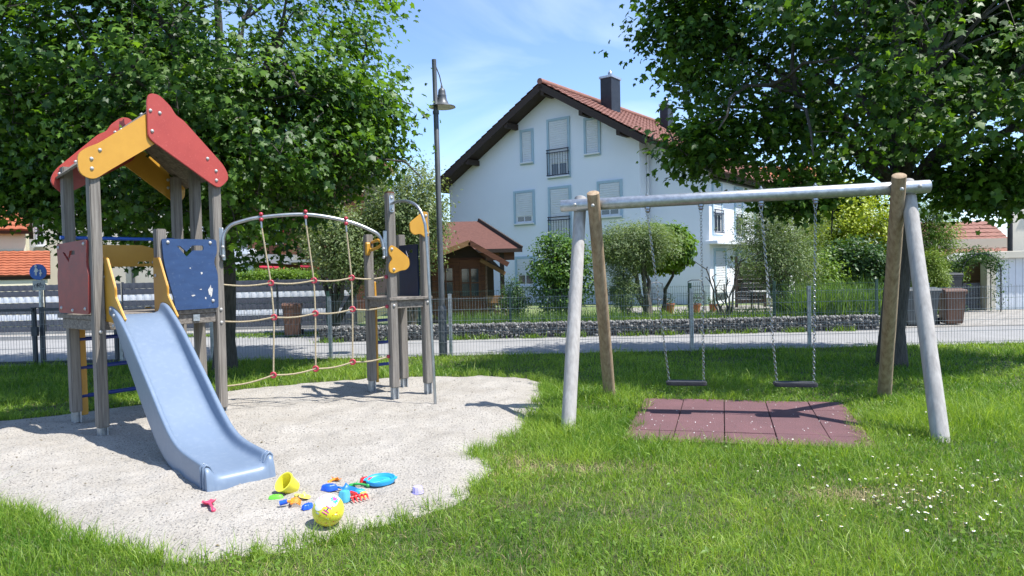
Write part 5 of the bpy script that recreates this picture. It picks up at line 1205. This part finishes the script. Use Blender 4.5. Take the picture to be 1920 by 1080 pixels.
# ball
bc = Vector((-1.132, 4.085, sand_z(-1.13, 4.08) + .094)); rb = .094
bl = thing('ball', 'yellow and white printed toy ball lying at the edge of the grass', 'ball', bc - UZ * rb)
def sphere_mesh(c, r, n=32, m=16): 
    return [(r * math.sin(PI * i / m), -r * math.cos(PI * i / m)) for i in range(m + 1)]
MB().lathe(sphere_mesh(bc, rb), bc, n=36).obj('shell', 't_yellow', bl, smooth=80)
view = (Vector((0, 0, CAM_H)) - bc).normalized(); bx_ = UZ.cross(view).normalized(); by_ = view.cross(bx_)
def decal(poly, m, name='print', lift=.0006, sub=.012):
    """flat print wrapped on the ball; poly in radians of arc right / up of the point facing the camera"""
    mnx, mxx = min(p[0] for p in poly), max(p[0] for p in poly); mny, mxy = min(p[1] for p in poly), max(p[1] for p in poly)
    from mathutils.geometry import delaunay_2d_cdt
    st = .07; pts = [Vector(p) for p in poly]; ed = [(i, (i + 1) % len(poly)) for i in range(len(poly))]
    gxs, gys = np.meshgrid(np.arange(mnx, mxx, st), np.arange(mny, mxy, st)); kk = in_poly(gxs.ravel(), gys.ravel(), poly)
    pts += [Vector((a, b)) for a, b in zip(gxs.ravel()[kk], gys.ravel()[kk])]
    vo, eo, fo, *_ = delaunay_2d_cdt(pts, ed, [], 1, 1e-6); P = []
    for v_ in vo:
        r_ = math.hypot(v_.x, v_.y); k = math.sin(r_) / r_ if r_ > 1e-6 else 1
        P.append(bc + (bx_ * v_.x * k + by_ * v_.y * k + view * math.cos(r_)) * (rb + lift))
    MB().add(P, [tuple(f) for f in fo]).obj(name, m, bl, smooth=80)
def rot(poly, a, o=(0, 0)): return [(o[0] + x * math.cos(a) - y * math.sin(a), o[1] + x * math.sin(a) + y * math.cos(a)) for x, y in poly]
g = np.random.default_rng(3)
an = np.linspace(0, 2 * PI, 41)[:-1]
decal([(-.10 + (1.05 + .10 * math.sin(3 * t)) * math.cos(t), .78 + (.62 + .07 * math.sin(5 * t)) * math.sin(t)) for t in an], 't_white')
decal([(-.62 + .30 * math.cos(t), .28 + .26 * math.sin(t)) for t in an], 't_white', lift=.0007)
decal([(.45 + .27 * math.cos(t) * (1 + .2 * math.cos(9 * t)), .66 + .30 * math.sin(t) * (1 + .2 * math.cos(9 * t))) for t in an], 't_cyan', lift=.0010)
decal([(.46 + .15 * math.cos(t) * (1 + .3 * math.cos(3 * t)), .72 + .14 * math.sin(t)) for t in an], 't_magenta', lift=.0014)
for q, m_ in (([(-.36, -.2), (-.29, -.2), (-.29, .2), (-.36, .2)], 't_magenta'), ([(-.20, -.2), (-.12, -.2), (-.12, .2), (-.20, .2)], 't_magenta'), ([(.06, -.2), (.14, -.2), (.14, .2), (.06, .2)], 't_magenta'), ([(-.12, -.04), (.06, -.04), (.06, .04), (-.12, .04)], 't_navy'), ([(.24, -.2), (.29, -.2), (.37, .2), (.32, .2)], 't_magenta')):
    decal(rot(q, R(52), (-.02, .08)), m_, 'lettering', lift=.0012)
for r1_, r2_ in ((.20, .13),):
    decal([(-.50 + r1_ * math.cos(t), 1.02 + r1_ * .6 * math.sin(t)) for t in an], 't_pink', lift=.0011); decal([(-.50 + r2_ * math.cos(t), 1.02 + r2_ * .5 * math.sin(t)) for t in an], 't_white', lift=.0014)
decal(rot([(-.13, -.05), (.13, -.05), (.13, .05), (-.13, .05)], -.5, (-.72, -.12)), 'sign_grey', lift=.0009)
for i in range(26):
    a_, r_ = g.uniform(PI * 1.02, PI * 2.0), g.uniform(.35, 1.2); s2 = g.uniform(.015, .045)
    decal([(r_ * math.cos(a_) + s2 * math.cos(t), r_ * math.sin(a_) * .9 - .12 + s2 * math.sin(t)) for t in np.linspace(0, 2 * PI, 9)[:-1]], ['t_pink', 't_orange', 't_white', 't_red'][i % 4], 'dot', lift=.0009)
# yellow bucket lying tilted
bo = G(-1.60, 4.66); ba = Vector((-.42, -.55, .62)).normalized()
bk = thing('toy_bucket', 'tipped over yellow toy bucket with its opening facing the slide', 'bucket', bo)
b0 = bo + UZ * .036 + Vector((.045, .045, 0))
MB().lathe([(0, 0), (.048, 0), (.052, .004), (.066, .098), (.073, .100), (.073, .108), (.064, .108), (.060, .10), (.047, .008), (0, .006)], b0 - ba * .03, axis=ba, n=28).obj('pail', 't_yellow', bk, smooth=40)
mould('bright green leaf shaped sand mould in front of the yellow bucket', -1.612, 4.565, .2, 't_lime', .085, .05, .022, 2)
shovel('pink toy shovel lying apart beside the mouth of the slide', -1.985, 4.405, 2.15, 't_pink', .11, .13, .075)
rake('orange four pronged toy rake with a blue tube handle', -1.452, 4.40, .25, 't_orange', .10, 4, 't_blue', .075)
shovel('pale yellow toy scoop touching the orange rake', -1.43, 4.53, -.35, 't_paleyellow', .06, .04, .06)
mould('small dark blue sand mould between the orange rake and the ball', -1.335, 4.345, .9, 't_blue', .075, .048, .03, 7)
shovel('orange toy shovel lying alone behind the pile of toys', -1.305, 4.90, 1.15, 't_orange', .055, .06, .055)
mould('square dark blue sand mould at the left end of the toy pile', -1.285, 4.68, .1, 't_blue', .10, .06, .04, 4)
shovel('large mid blue toy shovel in the middle of the toy pile', -1.20, 4.70, -.35, 't_midblue', .115, .07, .085)
mould('pale blue fish shaped sand mould next to the large blue shovel', -1.075, 4.665, .2, 't_cyan', .07, .05, .02, 3)
shovel('green toy shovel lying on the red mould', -1.12, 4.765, 2.9, 't_green', .06, .09, .055)
mould('red sand mould beside the cyan oval sieve', -1.06, 4.83, .3, 't_red', .095, .07, .035, 5)
rake('red toy rake with curved back beside the ball', -1.05, 4.50, -.9, 't_red', .12, 5, 't_red', .10)
mould('small yellow and dark sand mould on the red rake', -1.035, 4.60, 1.0, 't_paleyellow', .055, .035, .035, 3)
mould('teal block shaped sand mould behind the ball', -1.125, 4.45, .5, 't_teal', .075, .055, .07, 4)
# oval cyan sieve
so_ = G(-.955, 4.80, .012); sv2 = thing('toy_sieve', 'oval cyan toy sieve with raised rim at the right of the toy pile', 'toy', so_)
P = []; F = []; n = 36; tilt = Vector((.10, .0, .06))
for f, z in ((1, 0), (1.05, .018), (1.04, .026), (.97, .026), (.90, .012), (.80, .008), (.76, .016), (.70, .006), (.002, .004)):
    for j in range(n):
        a = 2 * PI * j / n; P.append(so_ + Vector((.098 * f * math.cos(a) + .01 * math.sin(a), .075 * f * math.sin(a), z + .012 * math.sin(a) + .005)))
for i in range(8):
    for j in range(n): F.append((i * n + j, i * n + (j + 1) % n, (i + 1) * n + (j + 1) % n, (i + 1) * n + j))
MB().add(P, F).obj('tray', 't_cyan', sv2, smooth=50)
for sgn in (-1, 1): MB().box(so_ + Vector((sgn * .104, .01 * sgn, .026)), (.022, .05, .008)).obj('grip', 't_cyan', sv2, bevel=.003)
po_ = G(-.672, 4.63, .0); pc_ = thing('sand_mould', 'pale purple fluted cup mould lying alone by the grass', 'toy', po_)
P = []; F = []; n = 40
for f, z in ((1.12, 0), (1.12, .005), (1, .006), (.86, .042), (.80, .045), (.002, .044)):
    for j in range(n):
        a = 2 * PI * j / n; r_ = .036 * f * (1 + (.05 * math.cos(10 * a) if 0 < z < .044 else 0)); P.append(po_ + Vector((r_ * math.cos(a), r_ * math.sin(a), z)))
for i in range(5):
    for j in range(n): F.append((i * n + j, i * n + (j + 1) % n, (i + 1) * n + (j + 1) % n, (i + 1) * n + j))
MB().add(P, F).obj('cup', 't_purple', pc_, smooth=40); MB().lathe([(.041, 0), (.043, .004), (.041, .008)], po_, n=24).obj('rim', 't_purple', pc_)

# ================================================================== LAWN
mat('grass_dead', (.36, .30, .15), (.26, .21, .10), scale=20, rough=.9)
def lawn_points(n, y0, y1, seed, pad=.8):
    g = np.random.default_rng(seed); y = y0 + (y1 - y0) * g.random(n); x = (g.random(n) * 2 - 1) * (y * .80 + pad)
    ins_ = in_poly(x, y, SAND); d_ = poly_dist(x, y, SAND); e = (vnoise(x, y, .16, 3) - .5) * .09 + (vnoise(x, y, .45, 13) - .5) * .16
    sdist = np.where(ins_, d_, -d_) + e
    edge = np.clip(sdist / .10, 0, 1)
    keep_ = (sdist < 0) | (g.random(n) < .10 * (1 - edge) * (sdist < .10))
    im = in_poly(x, y, MATP); dm = poly_dist(x, y, MATP); ov = (vnoise(x, y, .25, 9) * .16)
    keep_ &= ~(im & (dm > ov * (g.random(n) < .4)))
    # worn, thin places
    worn = np.exp(-(((x - .55) / .75) ** 2 + ((y - 5.25 + .12 * x) / .16) ** 2)) + .9 * np.exp(-(((x - 2.15) / .30) ** 2 + ((y - 4.45) / .16) ** 2)) + .6 * np.exp(-(((x + .1) / .25) ** 2 + ((y - 5.4) / .3) ** 2))
    keep_ &= g.random(n) > worn * .92
    return x[keep_], y[keep_], sdist[keep_], g
tot = 0
lw = []
for i, (n, y0, y1, w_) in enumerate(((80000, 2.7, 4.6, .0042), (95000, 4.6, 6.8, .0050), (75000, 6.8, 9.2, .0072), (60000, 9.2, 12.12, .0095))):
    x, y, sdist, g = lawn_points(n, y0, y1, 100 + i); m_ = len(x)
    ed_ = np.exp(-np.clip(-sdist, 0, 9) / .35) * (sdist < .1)
    patch = vnoise(x, y, .9, 21); p2_ = vnoise(x, y, .28, 22)
    h = (.026 + .075 * patch + .035 * p2_) * g.uniform(.55, 1.35, m_)
    tall = .8 * np.exp(-((x - .45) / .45) ** 2 - ((y - 6.6) / 1.6) ** 2) + np.exp(-((x - .85) / .8) ** 2 - ((y - 7.6) / 1.2) ** 2) + np.exp(-((x - 4.3) / .8) ** 2 - ((y - 6.9) / 1.0) ** 2) + (y > 8.3) * .25 + (y > 11.7) * .2
    h *= 1 + .85 * np.clip(tall, 0, 1.2) + .25 * ed_
    lone = g.random(m_) < .012; h[lone] *= 1.8
    tint = np.clip(.30 + .42 * (vnoise(x, y, 1.3, 31) - .35) + .38 * (p2_ - .5) + g.normal(0, .22, m_), 0, 1)
    lw.append((x, y, h, np.full(m_, w_) * g.uniform(.7, 1.3, m_), g.uniform(.15, 1.25, m_), tint))
g = np.random.default_rng(300); ti = g.integers(0, len(SAND), 150); tcx = np.array([SAND[i][0] for i in ti]) + g.normal(0, .06, 150); tcy = np.array([SAND[i][1] for i in ti]) + g.normal(0, .06, 150) - .03
tcx[:6] = (-1.24, -1.20, -1.02, -.98, -1.10, -1.3); tcy[:6] = (3.86, 3.93, 3.95, 4.02, 3.90, 3.80)
tx = np.repeat(tcx, 34) + g.normal(0, .028, 5100); ty = np.repeat(tcy, 34) + g.normal(0, .028, 5100)
lw.append((tx, ty, g.uniform(.05, .17, 5100), np.full(5100, .0045), g.uniform(.15, .9, 5100), np.clip(g.normal(.45, .2, 5100), 0, 1)))
X, Y, H_, W_, L_, TI = (np.concatenate([q[k] for q in lw]) for k in range(6))
gr = blades('grass', X, Y, -.005, H_, W_, L_, 'grass_blade', tint=TI, seed=77)
tag(gr, 'unmown green grass of the playground lawn', 'grass', kind='stuff')
x, y, sdist, g = lawn_points(16000, 2.8, 8.5, 140); m_ = len(x); kk = vnoise(x, y, .5, 41) > .45; x, y = x[kk], y[kk]; m_ = len(x)
dg = blades('dry_grass', x, y, 0.0, g.uniform(.02, .07, m_), np.full(m_, .004), g.uniform(.8, 2.2, m_), 'grass_dead', seed=78); tag(dg, 'dry straw coloured blades lying in the lawn', 'grass', kind='stuff')
g = np.random.default_rng(145); m_ = 4200; ws = g.integers(0, 3, m_)
x = np.array([.55, 2.15, -.05])[ws] + g.normal(size=m_) * np.array([.55, .26, .2])[ws]; y = np.array([5.2, 4.45, 5.35])[ws] + g.normal(size=m_) * np.array([.13, .13, .22])[ws]
k = ~in_poly(x, y, SAND); x, y = x[k], y[k]; m_ = len(x)
dg = blades('dry_grass', x, y, 0.0, g.uniform(.012, .045, m_), np.full(m_, .005), g.uniform(1.0, 2.6, m_), 'grass_dead', seed=79); tag(dg, 'trampled straw on the worn spots of the lawn', 'grass', kind='stuff')
# clover and other broad leaved weeds
x, y, sdist, g = lawn_points(60000, 3.0, 11.5, 150)
prob = .10 + .8 * np.exp(-((x - 2.4) / 1.9) ** 2 - ((y - 8.15) / .35) ** 2) + .7 * np.exp(-((sdist + .25) / .22) ** 2) * (y > 7.2) + .55 * (vnoise(x, y, .45, 51) > .72)
kk = g.random(len(x)) < prob * .75; x, y = x[kk], y[kk]; m_ = len(x)
cv = leaves('clover', np.stack([x, y, g.uniform(.015, .085, m_)], -1), np.stack([g.normal(0, .35, m_), g.normal(0, .35, m_), np.ones(m_)], -1), g.normal(size=(m_, 3)), g.uniform(.018, .048, m_), OVATE, 'leaf_hedge', None, np.clip(g.normal(.35, .22, m_), 0, 1))
tag(cv, 'clover and broad leaved weeds mixed into the lawn', 'weeds', kind='stuff')
# daisies
g = np.random.default_rng(160); n = 135
dx = np.concatenate([2.62 + g.normal(0, .42, n), np.array([1.72, 1.735, 1.755, 1.80, 1.70]), g.uniform(1.9, 4.6, 45)]); dy = np.concatenate([4.25 + g.normal(0, .30, n) + .25 * (dx[:n] - 2.6), np.array([3.86, 3.83, 3.85, 3.78, 3.845]), g.uniform(3.6, 8.2, 45)])
ok_ = ~in_poly(dx, dy, MATP); dx, dy = dx[ok_], dy[ok_]; n = len(dx); hgt = g.uniform(.06, .12, n)
PP = []; FF = []; cen = MB(); pet = MB(); stem_ = MB()
for i in range(n):
    o = Vector((dx[i], dy[i], hgt[i])); nn2 = Vector((g.normal() * .35, g.normal() * .35, 1)).normalized(); a = nn2.orthogonal().normalized(); b = nn2.cross(a); r_ = g.uniform(.0065, .0105)
    pet.add([o] + [o + (a * math.cos(t) + b * math.sin(t)) * (r_ if q % 2 == 0 else r_ * .72) for q, t in enumerate(np.linspace(0, 2 * PI, 17)[:-1])], [(0, q + 1, (q + 1) % 16 + 1) for q in range(16)])
    cen.lathe([(r_ * .36, .0005), (r_ * .3, .003), (0, .004)], o, axis=nn2, n=6)
    stem_.tube([(dx[i], dy[i], 0), o], .0012, n=3, cap=False)
dz_ = pet.obj('daisies', 'flower_white'); tag(dz_, 'small white daisies dotted through the lawn', 'daisies', kind='stuff')
cen.obj('flower_centres', 'flower_yellow', dz_, kind='stuff'); stem_.obj('stems', 'leaf_reed', dz_, kind='stuff')

# fallen leaves and twigs on the sand
g = np.random.default_rng(400); n = 260; x = g.uniform(-5.2, .2, n); y = g.uniform(3.8, 9.4, n); k = in_poly(x, y, SAND) & (poly_dist(x, y, SAND) > .05); x, y = x[k], y[k]; n = len(x)
z = np.array([sand_z(a, b) for a, b in zip(x, y)]) + .006
mat('leaf_litter', (.16, .13, .06), (.09, .07, .035), scale=30, rough=.9)
lt = leaves('leaf_litter', np.stack([x, y, z], -1), np.tile([[0, 0, 1.]], (n, 1)) + g.normal(size=(n, 3)) * .3, g.normal(size=(n, 3)), g.uniform(.012, .035, n), OVATE, 'leaf_litter', None, np.zeros(n))
tag(lt, 'scraps of dry leaves lying on the sand', 'leaf litter', kind='stuff')

# look-alikes belong together
for pre, grp in (('swing', 'swings hanging from the log frame'), ('maple_tree', 'maples on the playground lawn'), ('wheeled_bin', 'wheeled bins along the street'), ('garden_chair', 'garden chairs on the terrace'), ('sand_mould', 'sand toys in front of the slide'), ('toy_shovel', 'sand toys in front of the slide'), ('toy_rake', 'sand toys in front of the slide'), ('olive_tree', 'olive trees in the garden'), ('pear_tree', 'fruit trees by the garden shed'), ('gate', 'gates in the mesh fence')):
    for o in list(col.objects):
        if o.parent is None and o.name.split('.')[0] == pre: o['group'] = grp
